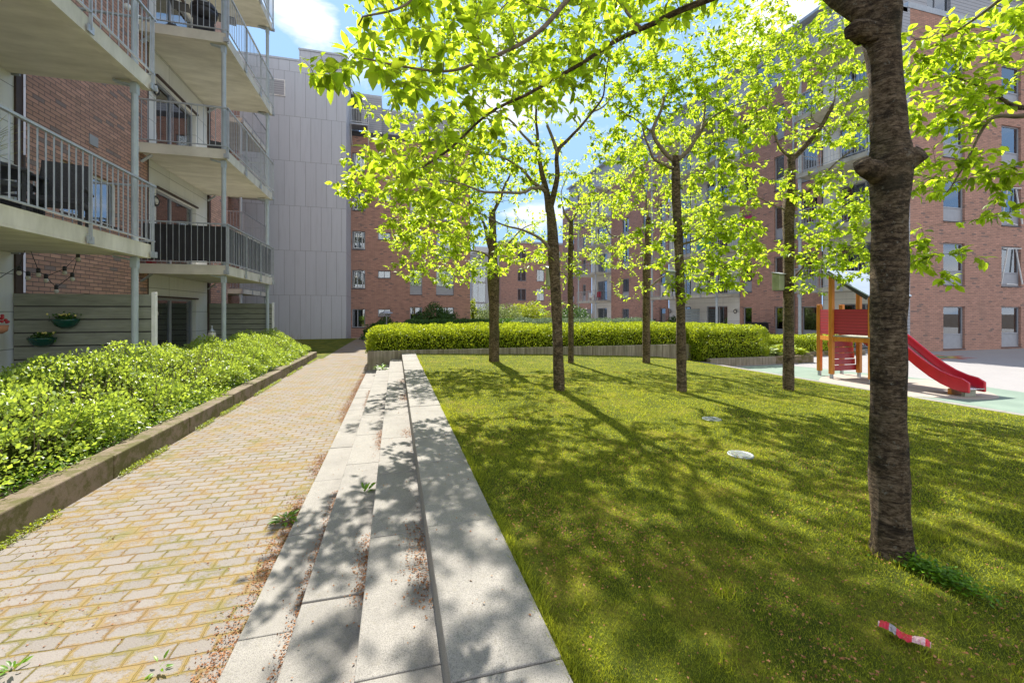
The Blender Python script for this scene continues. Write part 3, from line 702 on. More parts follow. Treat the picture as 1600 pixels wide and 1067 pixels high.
MB().box(7.9, 16.6, 65.9, 74, 11, 11.3).build('roof', 'zinc', FB2)
TB = thing('stair_tower', (9.5, 50, 0), 'distant blue-grey stair tower with tall dark glazing', 'building')
facade(TB, 'greypanel', 'y', 50, -1, 8.6, 12.0, -.3, 8.2, [(8.8, 10.4, .3, 7.4)]); facade(TB, 'greypanel', 'x', 12.0, 1, 50, 56, -.3, 8.2)
facade(TB, 'greypanel', 'x', 8.6, -1, 50, 56, -.3, 8.2)
MB().box(8.5, 12.1, 49.9, 56, 8.2, 8.4).build('roof', 'zinc', TB)
for k in range(3): window(TB, 'y', 50, -1, (8.8, 10.4, .3+2.4*k, 2.6+2.4*k), 'split', 'white', 0)
# ================================================================ trees
def rnd3(n): return rng.normal(size=(n, 3))
def make_tree(base, trunk, trad, limbs, blobs, label, kind='near', leaf=.085, per=12, seed=0, twigr=1.0, tseg=20, drop=.25):
    """trunk: list of points; limbs: (points, r0, r1); blobs: (centre, radii, twig count)"""
    t = thing('cherry_tree', base, label, 'tree', 'cherry trees standing on the lawn')
    R = random.Random(seed)
    def smooth(pts, rad, k=6):
        P_ = [Vector(p) for p in pts]; out = []; rr = []
        for i in range(len(P_)-1):
            p0 = P_[max(i-1, 0)]; p1 = P_[i]; p2 = P_[i+1]; p3 = P_[min(i+2, len(P_)-1)]
            for j in range(k):
                u = j/k
                q = .5*((2*p1)+(p2-p0)*u+(2*p0-5*p1+4*p2-p3)*u*u+(3*p1-p0-3*p2+p3)*u**3)
                out.append(q); rr.append(rad[i]+(rad[i+1]-rad[i])*u)
        out.append(P_[-1]); rr.append(rad[-1]); return out, rr
    tp, tr = smooth(trunk, trad, 14 if tseg > 20 else 8)
    m = MB().tube(tp, tr, tseg, True, .16 if tseg > 20 else .12, seed)
    nodes = [tuple(p) for p in tp[len(tp)//2:]]; nrad = [r*.6 for r in tr[len(tp)//2:]]
    lm = MB()
    for (pts, r0, r1) in limbs:
        n = len(pts); rad = [r1+(r0-r1)*(1-i/(n-1))**1.7 for i in range(n)]
        a, b = smooth(pts, rad, 6)
        a = [p+Vector((noise.noise(p*2.3+Vector((seed, 0, 0))), noise.noise(p*2.3+Vector((0, seed, 5))), noise.noise(p*2.3+Vector((9, 0, seed)))))*(.05 if 0 < i < len(a)-1 else 0) for i, p in enumerate(a)]
        (m if r0 >= .05 else lm).tube(a, b, 16 if r0 >= .05 else 10, True, .25 if (r0 >= .05 and len(pts) == 3) else .12, seed+3)
        nodes += [tuple(p) for p in a[3:]]; nrad += b[3:]
    m.build('trunk', 'bark', t, True)
    # twigs
    NA = np.array(nodes); NR = list(nrad); tw = lm; att = []
    for (c, rad, n) in blobs:
        k = 0
        while k < n:
            q = rng.uniform(-1, 1, 3)
            if np.dot(q, q) > 1: continue
            att.append(np.array(c)+q*np.array(rad)); k += 1
    att = np.array(att)
    d0 = np.array([np.min(np.linalg.norm(NA-a, axis=1)) for a in att]); att = att[np.argsort(d0)]
    LB_, LD_ = [], []
    for a in att:
        dd = np.linalg.norm(NA-a, axis=1); i = int(np.argmin(dd+np.maximum(0, NA[:, 2]-a[2])*.5)); p = NA[i]; ln = dd[i]
        if ln < .05: continue
        mid = (p+a)/2+np.array([R.uniform(-.12, .12), R.uniform(-.12, .12), R.uniform(.0, .16)])*ln
        pts = []
        K = max(3, min(7, int(ln/.12)+2))
        for j in range(K+1):
            u = j/K; pts.append((1-u)**2*p+2*u*(1-u)*mid+u*u*a)
        r0 = min(NR[i]*.6, .004+.009*ln)*twigr; r0 = max(r0, .0028*twigr)
        tw.tube([tuple(q) for q in pts], [r0*(1-.65*j/K) for j in range(K+1)], 5, False)
        NA = np.vstack([NA, np.array(pts[1:])]); NR += [r0*(1-.65*j/K) for j in range(1, K+1)]
        # leaves on the outer half metre
        tipd = unit((pts[-1]-pts[-2])[None])[0]; L0 = min(ln, .5)
        for j in range(per):
            u = 1-(R.random()**1.3)*(L0/ln)
            q = (1-u)**2*p+2*u*(1-u)*mid+u*u*a
            LB_.append(q); LD_.append(tipd)
    tw.build('branches', 'limb_bark', t, True)
    LB_ = np.array(LB_); LD_ = np.array(LD_); n = len(LB_)
    rd = rnd3(n); rd[:, 2] *= .55
    d = unit(LD_*.55+unit(rd)*.95+np.array([0, 0, -drop]))
    nr = unit(np.array([0, 0, 1.0])+rnd3(n)*.45)
    ln = leaf*rng.uniform(.5, 1.3, n)
    V, T = leaves(LB_+d*.012, d, nr, ln, ln*rng.uniform(.45, .6, n), kind == 'near')
    npmesh('crown', V, 3, T, 'leaf' if kind == 'near' else 'leaf_far', t)
    return t
# --- nearest tree
b0 = (2.42, 1.58, zl(2.42)-.03)
def up(px, py, d=2.14): return P(px, py, d)
tN = [b0, (2.42, 1.58, b0[2]+.10), P(1388, 700, 2.15), P(1389, 500, 2.15), P(1390, 360, 2.15), P(1391, 290, 2.15), P(1391, 250, 2.15), P(1389, 215, 2.15), P(1383, 130, 2.15), P(1377, 70, 2.15), P(1372, 20, 2.15), P(1368, -40, 2.15)]
rN = [.165, .114, .096, .094, .095, .108, .120, .098, .086, .092, .112, .09]
limbsN = [
 ([P(1376, 60, 2.15), P(1325, 10, 2.2), P(1270, -40, 2.3), P(1200, -60, 2.5), P(1130, -10, 2.8), P(1000, 43, 3.0), P(863, 132, 3.0), P(744, 198, 2.9), P(660, 262, 2.7)], .062, .007),
 ([P(1270, -40, 2.3), P(1120, -140, 2.4), P(950, -60, 2.5), P(830, 60, 2.5), P(740, 100, 2.4), P(640, 110, 2.3), P(560, 100, 2.3)], .03, .005),
 ([P(1120, -140, 2.4), P(850, -220, 2.3), P(700, -120, 2.1), P(630, 0, 2.0), P(560, 40, 2.0)], .025, .004),
 ([P(1368, -30, 2.15), P(1420, -200, 2.3), P(1480, -330, 2.7), P(1500, -360, 3.1)], .06, .012),
 ([P(1366, -40, 2.15), P(1330, -260, 2.2), P(1250, -430, 2.5), P(1150, -480, 2.8)], .06, .012),
 ([P(1000, 43, 3.0), P(930, -30, 3.2), P(820, -20, 3.3), P(760, 40, 3.2)], .012, .004),
 ([P(1396, 262, 2.14), P(1422, 246, 2.10), P(1440, 238, 2.08)], .062, .042),
 ([P(1380, 262, 2.14), P(1358, 254, 2.1), P(1345, 252, 2.08)], .06, .038),
 ([P(1358, 66, 2.15), P(1340, 50, 2.12), P(1333, 48, 2.1)], .06, .04),
]
BN = []
def pb(px, py, d, rpx, n, flat=.6):   # blob given where the foliage is seen; radius in metres from pixels
    r = rpx*d/F; return (P(px, py, d), (r, r, r*flat), n)
BN += [pb(535, 95, 2.45, 62, 16, 1), pb(640, 70, 2.2, 90, 38, 1), pb(640, 190, 2.6, 80, 22, 1), pb(730, 60, 2.4, 90, 34, 1), pb(740, 170, 2.9, 80, 30, 1),
       pb(850, 60, 3.0, 110, 52, .9), pb(960, 30, 3.1, 100, 30, .7), pb(860, 150, 3.3, 70, 12, .7), pb(1060, 10, 3.1, 70, 14, .5), pb(700, 290, 2.9, 60, 10, 1), pb(595, 250, 3.0, 50, 5, 1),
       pb(900, -150, 2.8, 200, 60, .6), pb(1200, -260, 2.6, 220, 60, .7), pb(1480, -350, 2.9, 200, 60, .7)]
make_tree(b0, tN, [r*.77 for r in rN], limbsN, [(c, r, int(n*1.05)) for c, r, n in BN], 'nearest cherry tree with thick dark ringed trunk and a burl halfway up', leaf=.088, per=8, seed=3, twigr=.8, tseg=40)
# --- cherry tree outside the frame on the right whose branches reach in
b1 = (5.2, 1.7, zl(5.2)-.02)
t1 = [b1, (5.2, 1.7, 1.6), (5.18, 1.72, 2.6), (5.15, 1.75, 3.2)]
limbs1 = [([(5.15, 1.75, 2.9), P(1680, 170, 3.6), P(1600, 168, 3.6), P(1557, 148, 3.7), P(1490, 120, 3.8)], .05, .006),
          ([(5.15, 1.75, 2.7), P(1680, 180, 3.5), P(1600, 182, 3.6), P(1545, 186, 3.7), P(1510, 245, 3.8), P(1480, 300, 3.8)], .04, .006),
          ([(5.15, 1.75, 3.1), P(1640, -60, 3.4), P(1570, 0, 3.7), P(1500, 50, 3.9), P(1430, 62, 4.0)], .04, .005),
          ([(5.15, 1.75, 3.2), (5.0, 1.9, 4.3), (4.5, 2.2, 5.2)], .06, .015), ([(5.15, 1.75, 3.2), (5.6, 1.6, 4.4), (6, 1.4, 5.2)], .06, .015)]
B1 = [pb(1500, 60, 4.0, 90, 34), pb(1470, 170, 3.9, 75, 34), pb(1560, 130, 3.7, 80, 30, .8), pb(1480, 260, 3.9, 75, 26), pb(1570, 280, 3.6, 50, 12), pb(1440, 110, 4.2, 60, 16), pb(1440, 390, 4.0, 30, 8, 1.4), pb(1490, 410, 4.1, 40, 7, 1), pb(1580, 30, 3.9, 60, 14), pb(1575, 330, 3.6, 35, 4),
      ((4.8, 2.0, 5.2), (1.4, 1.2, .7), 90)]
make_tree(b1, t1, [.13, .11, .11, .09], limbs1, [(c, r, int(n*1.7)) for c, r, n in B1], 'cherry tree beyond the right picture edge, only its leafy branches in view', leaf=.085, per=9, seed=5, twigr=.9)
# --- middle row
def simple_tree(px, py, zc, trunkpix, rad, limbs, blobs, label, seed, kind='far', leaf=.077, per=14, tseg=20, dens=1.25):
    z = zl(zc) if zc < 20 else 0
    H = EYE-z; d = F*H/(py-487); b = P(px, py, d); b = (b[0], b[1], zl(b[0])-.03)
    tr = [b, (b[0], b[1], b[2]+.09)]+[P(x, y, d+dd) for (x, y, dd) in trunkpix]
    lb = [([P(x, y, d+dd) for (x, y, dd) in pts], r0, r1) for (pts, r0, r1) in limbs]
    if seed == 11: blobs = blobs; extra = [((1.7, 6.0, 6.1), (1.2, .9, .5), 60)]
    else: extra = []
    kk = math.cos(math.atan((px-800)/F)); rad = [r*kk for r in rad]
    bl = [pb(x, y, d+dd, r, int(n*dens*(1.15 if seed == 11 else 1.5)), fl) for (x, y, dd, r, n, fl) in blobs]
    return make_tree(b, tr, rad, lb, bl+extra, label, kind, leaf, per, seed, 1.0, tseg)
# centre tree
simple_tree(874, 610, 2.5, [(871, 520, 0), (866, 420, 0), (864, 375, 0), (859, 320, 0)], [.105, .088, .08, .084, .09, .06],
 [([(862, 400, 0), (845, 375, -.1), (815, 360, -.2), (775, 348, -.3), (740, 330, -.5)], .032, .008),
  ([(860, 330, 0), (850, 290, 0), (842, 240, .1), (838, 200, .2), (836, 150, .4), (830, 90, .4)], .06, .012),
  ([(860, 325, 0), (868, 280, -.1), (870, 235, -.2), (890, 215, -.2), (925, 175, -.3), (945, 140, -.4), (950, 70, -.5)], .05, .01),
  ([(870, 240, -.2), (862, 215, -.2), (855, 195, -.2)], .03, .02),
  ([(852, 300, 0), (825, 275, -.4), (790, 250, -.8), (730, 235, -1.0)], .035, .008),
  ([(842, 240, .1), (810, 200, .4), (760, 160, .6), (710, 110, .6)], .03, .007),
  ([(848, 290, 0), (800, 300, -1.2), (720, 290, -1.8), (620, 270, -2.0)], .03, .006),
  ([(925, 175, -.3), (960, 150, 0), (1010, 100, .2)], .015, .005)],
 [(600, 280, -1.2, 85, 52, .6), (700, 270, -.8, 100, 80, .7), (690, 350, -.8, 95, 90, .6), (770, 250, -.2, 90, 75, .7), (740, 150, .4, 110, 90, .7), (880, 100, .2, 110, 60, .6), (960, 60, 0, 80, 40, .7), (800, 400, -.3, 60, 22, .5), (900, 300, 0, 60, 14, .6), (950, 230, -.2, 60, 16, .6), (900, 170, .6, 90, 26, .6), (840, 260, .8, 60, 22, .6), (990, 130, .2, 80, 26, .6), (570, 300, -.6, 45, 18, .4), (640, 180, -.2, 90, 40, .6), (860, 0, .2, 130, 60, .6), (740, 40, .5, 120, 90, .6), (950, -110, .2, 150, 90, .6), (780, -120, .4, 150, 90, .6), (660, 90, 0, 80, 50, .6), (840, 110, -1.6, 90, 45, .6), (960, -20, -1.4, 110, 60, .6), (760, -60, -1.6, 130, 70, .6), (1080, -120, -1.0, 130, 70, .6), (620, -40, -1.4, 110, 60, .6)],
 'middle row cherry tree nearest the steps, its trunk forking into two upright limbs', 11, 'near', per=13, tseg=24, dens=1.3)
nest = []
simple_tree(1065, 612, 4.5, [(1064, 520, 0), (1061, 400, 0), (1057, 320, 0), (1056, 275, 0), (1055, 244, 0)], [.10, .084, .080, .076, .074, .072, .062],
 [([(1055, 250, 0), (1035, 232, 0), (1022, 212, 0), (1030, 180, 0), (1037, 152, .1)], .042, .022),
  ([(1055, 248, 0), (1078, 232, 0), (1096, 205, 0), (1100, 180, .1), (1099, 140, .2), (1098, 120, .2)], .042, .01),
  ([(1096, 205, 0), (1120, 180, -.2), (1150, 165, -.3), (1190, 155, -.4)], .02, .006),
  ([(1050, 262, 0), (1020, 250, -.1), (1012, 225, -.2), (1005, 200, -.3)], .03, .012),
  ([(1063, 380, 0), (1090, 370, -.2), (1110, 360, -.3)], .022, .008), ([(1064, 430, 0), (1085, 410, -.2), (1120, 405, -.3), (1160, 430, -.4)], .014, .005),
  ([(1022, 212, 0), (1000, 190, .2), (960, 165, .3)], .02, .006), ([(1037, 155, .1), (1060, 120, .3), (1090, 80, .4)], .014, .005)],
 [(1040, 130, .1, 80, 46, .6), (1120, 130, -.1, 80, 52, .6), (1060, 60, .3, 110, 60, .5), (1110, 300, .1, 70, 32, .5), (1140, 390, -.3, 50, 36, .9), (1090, 350, -.2, 40, 16, .6), (1000, 260, .3, 60, 24, .7), (1160, 200, -.1, 60, 36, .6), (1150, 60, .1, 80, 44, .6), (980, 170, .4, 50, 12, .8), (1080, 430, -.2, 60, 26, .8), (1010, 380, .2, 55, 26, .7), (1130, 250, 0, 60, 40, .6), (950, 300, .5, 50, 18, .7), (1150, 440, -.3, 34, 14, .8), (1110, 360, -.1, 50, 20, .7), (1010, 210, .6, 60, 34, .8), (1080, 180, .7, 70, 36, .8), (1000, 110, .5, 60, 30, .7)],
 'cherry tree in the middle row with grey nest box, second from the near big trunk', 21, 'near', per=13)
simple_tree(1232, 611, 6.8, [(1232, 520, 0), (1232, 400, 0), (1232, 330, 0), (1236, 285, 0), (1236, 242, 0)], [.125, .105, .10, .098, .115, .08, .07],
 [([(1236, 248, 0), (1262, 222, -.1), (1285, 195, -.2), (1300, 165, -.2)], .05, .03), ([(1236, 246, 0), (1218, 228, 0), (1205, 195, 0), (1200, 165, .1)], .03, .012),
  ([(1240, 320, 0), (1270, 290, -.3), (1300, 262, -.5), (1340, 230, -.8)], .035, .008), ([(1244, 430, 0), (1270, 410, -.3), (1310, 400, -.6), (1345, 380, -.8)], .018, .006),
  ([(1300, 165, -.2), (1310, 100, -.1), (1320, 60, 0)], .012, .005), ([(1285, 195, -.2), (1268, 180, 0), (1270, 130, .1)], .012, .005), ([(1230, 330, 0), (1195, 312, -.3), (1160, 300, -.5)], .016, .005),
  ([(1285, 195, -.2), (1300, 210, -.3), (1325, 160, -.3), (1335, 110, -.3)], .012, .004)],
 [(1250, 110, .1, 100, 80, .6), (1200, 60, .2, 90, 50, .6), (1300, 100, -.1, 80, 50, .7), (1180, 290, -.2, 55, 26, .6), (1310, 300, -.5, 70, 56, .6), (1280, 380, -.5, 60, 44, .6), (1330, 410, -.6, 50, 24, .7), (1200, 180, .2, 60, 24, .7), (1330, 200, -.4, 60, 30, .6), (1160, 350, -.4, 40, 14, .6), (1180, 400, -.4, 40, 14, .7), (1290, 190, .3, 80, 44, .6), (1230, 20, .1, 100, 40, .6), (1340, 340, -.5, 50, 26, .7), (1270, 440, -.5, 40, 12, .7)],
 'cherry tree in the middle row closest to the wooden play tower', 31, 'near', per=13)
# back row
simple_tree(772, 565, 2.4, [(772, 500, 0), (771, 430, 0), (770, 400, 0), (769, 330, 0)], [.16, .13, .115, .15, .11, .08],
 [([(770, 400, 0), (750, 340, -.3), (720, 300, -.6)], .05, .015), ([(769, 340, 0), (790, 290, 0), (810, 240, .2)], .05, .015), ([(770, 405, 0), (815, 360, 0), (850, 345, .2)], .03, .008), ([(770, 400, 0), (730, 390, -.6), (680, 370, -.8)], .03, .008)],
 [(670, 370, -.8, 80, 80, .6), (720, 420, -.6, 60, 50, .5), (770, 330, 0, 90, 70, .6), (650, 300, -.4, 80, 60, .6), (830, 390, .2, 50, 30, .6), (640, 420, -.8, 40, 20, .5), (730, 230, 0, 90, 50, .7)],
 'cherry tree in the back row closest to the planter wall corner', 41, per=12, leaf=.09)
simple_tree(892, 567, 4.1, [(892, 500, 0), (891, 440, 0), (892, 370, 0), (893, 345, 0)], [.09, .072, .068, .066, .06, .05],
 [([(893, 350, 0), (880, 325, 0), (878, 300, .1), (885, 270, .1)], .035, .008), ([(893, 350, 0), (905, 315, 0), (900, 290, .1)], .035, .008), ([(892, 438, 0), (878, 425, -.2), (860, 420, -.3)], .02, .006)],
 [(880, 420, -.3, 40, 26, .8), (930, 330, 0, 50, 34, .7), (860, 470, -.4, 30, 14, 1), (900, 280, .1, 50, 20, .6), (870, 360, .2, 40, 18, .7), (940, 400, .1, 40, 14, .7)],
 'thinnest cherry tree in the back row with a slender twin fork', 51, per=11)
simple_tree(1010, 567, 6.4, [(1010, 500, 0), (1010, 430, 0), (1012, 390, 0), (1013, 340, 0)], [.13, .11, .10, .105, .10, .07],
 [([(1010, 385, 0), (985, 372, -.1), (955, 370, -.2), (945, 345, -.2), (930, 330, -.2)], .04, .01), ([(1014, 390, 0), (1032, 375, 0), (1036, 355, 0), (1028, 330, 0), (1032, 300, .1)], .045, .015), ([(1012, 450, 0), (1040, 430, -.1), (1070, 420, -.2)], .04, .01), ([(1013, 345, 0), (1010, 310, 0), (1000, 280, 0)], .04, .01)],
 [(960, 400, -.2, 50, 34, .7), (1000, 300, 0, 60, 40, .6), (1060, 330, 0, 60, 36, .7), (950, 320, -.1, 50, 26, .7), (1090, 420, -.2, 50, 34, .6), (990, 450, -.3, 36, 12, .7), (1050, 250, .1, 60, 40, .7), (960, 250, .1, 55, 36, .7), (1090, 350, .3, 50, 28, .7), (920, 370, 0, 40, 20, .8)],
 'back row cherry tree with crooked side limbs before the right planter end', 61, per=11)
# --- nest boxes
def nest_box(px, py, d, label, w=.125, h=.3, lean=0):
    c = P(px, py, d); t = thing('nest_box', c, label, 'nest box', 'nest boxes on the tree trunks')
    x, y, z = c; m = MB(); m.add([(x-w/2, y-w/2, z-h/2), (x+w/2, y-w/2, z-h/2), (x+w/2, y+w/2, z-h/2), (x-w/2, y+w/2, z-h/2), (x-w/2, y-w/2, z+h*.40), (x+w/2, y-w/2, z+h*.40), (x+w/2, y+w/2, z+h*.5), (x-w/2, y+w/2, z+h*.5)],
        [(0,3,2,1),(4,5,6,7),(0,1,5,4),(1,2,6,5),(2,3,7,6),(3,0,4,7)]); m.build('box', 'boxgrey', t, bevel=.006)
    m = MB(); m.add([(x-w*.62, y-w*.7, z+h*.385), (x+w*.62, y-w*.7, z+h*.385), (x+w*.62, y+w*.55, z+h*.515), (x-w*.62, y+w*.55, z+h*.515), (x-w*.62, y-w*.7, z+h*.42), (x+w*.62, y-w*.7, z+h*.42), (x+w*.62, y+w*.55, z+h*.55), (x-w*.62, y+w*.55, z+h*.55)],
        [(0,3,2,1),(4,5,6,7),(0,1,5,4),(1,2,6,5),(2,3,7,6),(3,0,4,7)]); m.build('lid', 'zinc', t)
nest_box(1048, 437, 6.95, 'grey nest box on the left side of the middle row tree with straight trunk')
nest_box(1217, 440, 7.55, 'grey-green nest box on the left of the tree nearest the play tower', .15, .31)
nest_box(860, 432, 7.1, 'pale nest box partly hidden on the left of the centre tree', .12, .32)

# ================================================================ hedges and shrubs
def hedge(name, mat, x0, x1, y0, y1, z0, z1, n, leaf, label, cat='hedge', lump=.10, lscale=1.6, prof=None, core=True, seed=0, depth=.16, erect=.2):
    """leaves through the outer shell of a lumpy box; prof(x,y)->top height factor"""
    t = thing(name, ((x0+x1)/2, (y0+y1)/2, z0), label, cat)
    X, Y = x1-x0, y1-y0; Z = z1-z0
    areas = np.array([X*Y, X*Z, X*Z*.25, Y*Z, Y*Z]); pr = areas/areas.sum()
    w = rng.choice(5, n, p=pr); u = rng.random(n); v = rng.random(n)
    pnt = np.zeros((n, 3)); nr = np.zeros((n, 3))
    for k in range(5):
        i = w == k
        if k == 0: pnt[i] = np.c_[x0+u[i]*X, y0+v[i]*Y, np.full(i.sum(), z1)]; nr[i] = (0, 0, 1)
        if k == 1: pnt[i] = np.c_[x0+u[i]*X, np.full(i.sum(), y0), z0+v[i]*Z]; nr[i] = (0, -1, 0)
        if k == 2: pnt[i] = np.c_[x0+u[i]*X, np.full(i.sum(), y1), z0+v[i]*Z]; nr[i] = (0, 1, 0)
        if k == 3: pnt[i] = np.c_[np.full(i.sum(), x0), y0+u[i]*Y, z0+v[i]*Z]; nr[i] = (-1, 0, 0)
        if k == 4: pnt[i] = np.c_[np.full(i.sum(), x1), y0+u[i]*Y, z0+v[i]*Z]; nr[i] = (1, 0, 0)
    # round the top edges
    rr = min(.35, Z*.45, X*.3, Y*.3)
    cx_ = np.clip(pnt[:, 0], x0+rr, x1-rr); cy_ = np.clip(pnt[:, 1], y0+rr, y1-rr); cz_ = np.minimum(pnt[:, 2], z1-rr)
    c = np.c_[cx_, cy_, cz_]; dv = pnt-c; ln = np.linalg.norm(dv, axis=1); far = ln > rr
    dv = dv/np.maximum(ln, 1e-6)[:, None]; pnt = np.where(far[:, None], c+dv*rr, pnt); nr = np.where((ln > .02)[:, None], dv, nr)
    s = np.array([noise.noise(Vector((p[0]*lscale+seed, p[1]*lscale, p[2]*lscale)))+.5*noise.noise(Vector((p[0]*lscale*3+seed, p[1]*lscale*3, p[2]*lscale*3))) for p in pnt])
    inn = rng.random(n)**1.6*depth
    pnt = pnt+nr*(s*lump-inn)[:, None]
    if prof is not None:
        fct = np.array([prof(p[0], p[1]) for p in pnt]); pnt[:, 2] = z0+(pnt[:, 2]-z0)*fct
    if name == 'spirea_hedge':   # thin out the shaded, twiggy front here and there
        g = np.array([noise.noise(Vector((p[0]*1.3, p[1]*1.0, p[2]*2.4+4)))+.5*noise.noise(Vector((p[0]*4, p[1]*3.2, p[2]*5))) for p in pnt])
        keep = (g > -.10-.5*np.clip(-3.25-pnt[:, 0], 0, 1)) | (rng.random(n) < .22); pnt = pnt[keep]; nr = nr[keep]; n = len(pnt)
    d = unit(nr*.6+rnd3(n)*.6+np.array([0, 0, erect])); nn = unit(nr*.8+rnd3(n)*.6+np.array([0, 0, .5]))
    l = leaf*rng.uniform(.6, 1.3, n)
    V, T = leaves(pnt, d, nn, l, l*.62, False)
    npmesh('foliage', V, 3, T, mat, t)
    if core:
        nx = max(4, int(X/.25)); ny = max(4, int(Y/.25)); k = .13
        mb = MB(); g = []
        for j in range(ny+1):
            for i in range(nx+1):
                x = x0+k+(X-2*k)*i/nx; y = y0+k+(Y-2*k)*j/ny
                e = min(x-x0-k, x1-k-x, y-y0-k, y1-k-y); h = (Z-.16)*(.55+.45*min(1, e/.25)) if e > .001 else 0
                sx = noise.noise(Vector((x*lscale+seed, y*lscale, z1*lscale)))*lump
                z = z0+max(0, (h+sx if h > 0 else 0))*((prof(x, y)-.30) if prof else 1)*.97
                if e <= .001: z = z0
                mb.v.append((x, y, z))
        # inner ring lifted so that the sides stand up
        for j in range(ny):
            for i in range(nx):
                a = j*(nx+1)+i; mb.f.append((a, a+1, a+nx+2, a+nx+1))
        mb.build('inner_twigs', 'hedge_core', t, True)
    return t
hedge('clipped_hedge', 'hedge', -.78, 9.75, 12.3, 15.5, .42, 1.14, 70000, .055, 'long bright yellow-green clipped hedge growing in the planter behind the lawn', lump=.11, depth=.24, erect=.6)
hedge('clipped_hedge', 'hedge', 9.4, 12.35, 11.62, 15.2, -.02, 1.12, 28000, .055, 'rounded right end of the hedge reaching down to the low wall', lump=.07, seed=4, erect=.6)
# looser left shrub hedge, lower towards the path
def lp(x, y):
    a = np.interp(x, [-4.6, -3.7, -3.1, -2.7], [.70, .69, .50, .24]); k = .80+.30*noise.noise(Vector((y*1.1, x*.9, 3)))+.16*noise.noise(Vector((y*2.3, x*2.2, 8)))+.04
    return float(a*k+.07)
hedge('spirea_hedge', 'spirea', -4.5, -2.84, -.6, 15.75, .15, 1.22, 150000, .044, 'loose bright green shrub hedge between the mossy kerb wall and the terraces', lump=.26, lscale=1.9, prof=lp, depth=.40, seed=2, erect=.3)
sp = [o for o in bpy.data.objects if o.name == 'spirea_hedge'][0]; m = MB(); R_ = random.Random(5)
for k in range(420):
    y = R_.uniform(.5, 15.5); x = R_.uniform(-3.7, -3.0); h = .12+lp(x, y)*R_.uniform(.7, 1.12); a_ = R_.uniform(0, 6.28); l = R_.uniform(.05, .22)
    m.tube([(x, y, .17), (x+.4*l*math.cos(a_)+.02, y+.4*l*math.sin(a_), .17+h*.5), (x+l*math.cos(a_)+.05, y+l*math.sin(a_), .17+h)], [.006, .004, .002], 4, False)
m.build('stems', 'limb_bark', sp)
hedge('clipped_hedge', 'hedge', 13.9, 18.4, 13.3, 14.6, -.1, .62, 14000, .06, 'pale green low hedge behind the wooden play tower', lump=.06, seed=7)
hedge('clipped_hedge', 'hedge', 12.4, 15.5, 14.4, 15.6, -.1, .72, 9000, .06, 'pale green low hedge directly behind the hostas', lump=.06, seed=9)
def bush(name, mat, c, r, n, leaf, label, cat='shrub', sq=.8):
    t = thing(name, (c[0], c[1], c[2]), label, cat)
    q = unit(rnd3(n)); q[:, 2] = np.abs(q[:, 2])
    s = np.array([noise.noise(Vector(p*2.1)+Vector((c[0], c[1], 0)))+.5*noise.noise(Vector(p*5)) for p in q])
    rad = (1+s*.28)*(1-rng.random(n)**1.6*.3)
    pnt = np.array(c)+q*rad[:, None]*np.array([r[0], r[1], r[2]])
    l = leaf*rng.uniform(.6, 1.3, n)
    V, T = leaves(pnt, unit(q*.6+rnd3(n)*.6), unit(q+rnd3(n)*.5), l, l*.6, False)
    npmesh('foliage', V, 3, T, mat, t)
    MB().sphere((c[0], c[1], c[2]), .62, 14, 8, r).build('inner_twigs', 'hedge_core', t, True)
    return t
bush('round_bush', 'darkleaf', (-.65, 28.0, -.1), (1.3, 1.3, 1.15), 5000, .12, 'dark green bush at the end of the path beside the grey block')
hedge('dark_hedge', 'darkleaf', .4, 7.0, 22, 24, -.15, 1.15, 14000, .08, 'dark green hedge strip behind the bright clipped hedge on the left', lump=.08, seed=12)
hedge('pale_hedge', 'greyleaf', 5.3, 12.5, 18.2, 20.5, -.15, 1.22, 16000, .07, 'pale grey-green flowering hedge behind the bright hedge near the middle trees', lump=.12, seed=13)
bush('round_bush', 'darkleaf', (2.7, 30.0, .2), (1.6, 1.2, 1.75), 6000, .12, 'dark leafy bush against the red brick block wall')
bush('round_bush', 'paleleaf', (7.3, 30.5, -.1), (2.2, 1.8, 2.15), 9000, .11, 'large rounded pale green bush beyond the hedge, left of the centre trunk')
bush('round_bush', 'hedge', (10.0, 32, -.1), (2.0, 1.6, 2.3), 9000, .11, 'large bright green bush behind the centre tree trunk')
bush('round_bush', 'darkleaf', (13.2, 30.5, -.1), (1.6, 1.4, 2.1), 6000, .11, 'green bush to the right of the centre tree by the far balconies')
bush('climbing_shrub', 'hedge', (5.9, 33.5, .2), (.35, .35, 2.4), 1500, .12, 'narrow yellow-green climber on the corner of the brick block')
bush('potted_shrub', 'darkleaf', (20.0, 27.6, .1), (.6, .5, 1.1), 1500, .1, 'dark leafy shrub on the ground terrace of the right building')
# hostas
def rosette(name, mat, x, y, z, n, ll, wd, label, cat, group=None, up_=.5):
    t = thing(name, (x, y, z), label, cat, group)
    a = rng.uniform(0, 2*math.pi, n); el = rng.uniform(.15, 1.1, n)
    d = np.c_[np.cos(a)*np.cos(el), np.sin(a)*np.cos(el), np.sin(el)]
    base = np.array([x, y, z])+d*rng.uniform(.02, ll*.9, n)[:, None]
    dd = unit(d*np.array([1, 1, up_])+np.array([0, 0, -.15]))
    l = ll*rng.uniform(.6, 1.1, n); V, T = leaves(base, dd, unit(d*.3+np.array([0, 0, 1])+rnd3(n)*.2), l, l*wd, True)
    npmesh('foliage', V, 3, T, mat, t); return t
hx = [9.9+0*i for i in range(0)]
names = ['variegated hosta at the left end of the low bed by the hedge', 'second hosta from the hedge in the low walled bed', 'middle hosta in the low walled bed', 'hosta left of the play tower tree trunk in the bed', 'hosta behind the trunk of the tree next to the play tower', 'hosta at the right end of the low bed nearest the play tower']
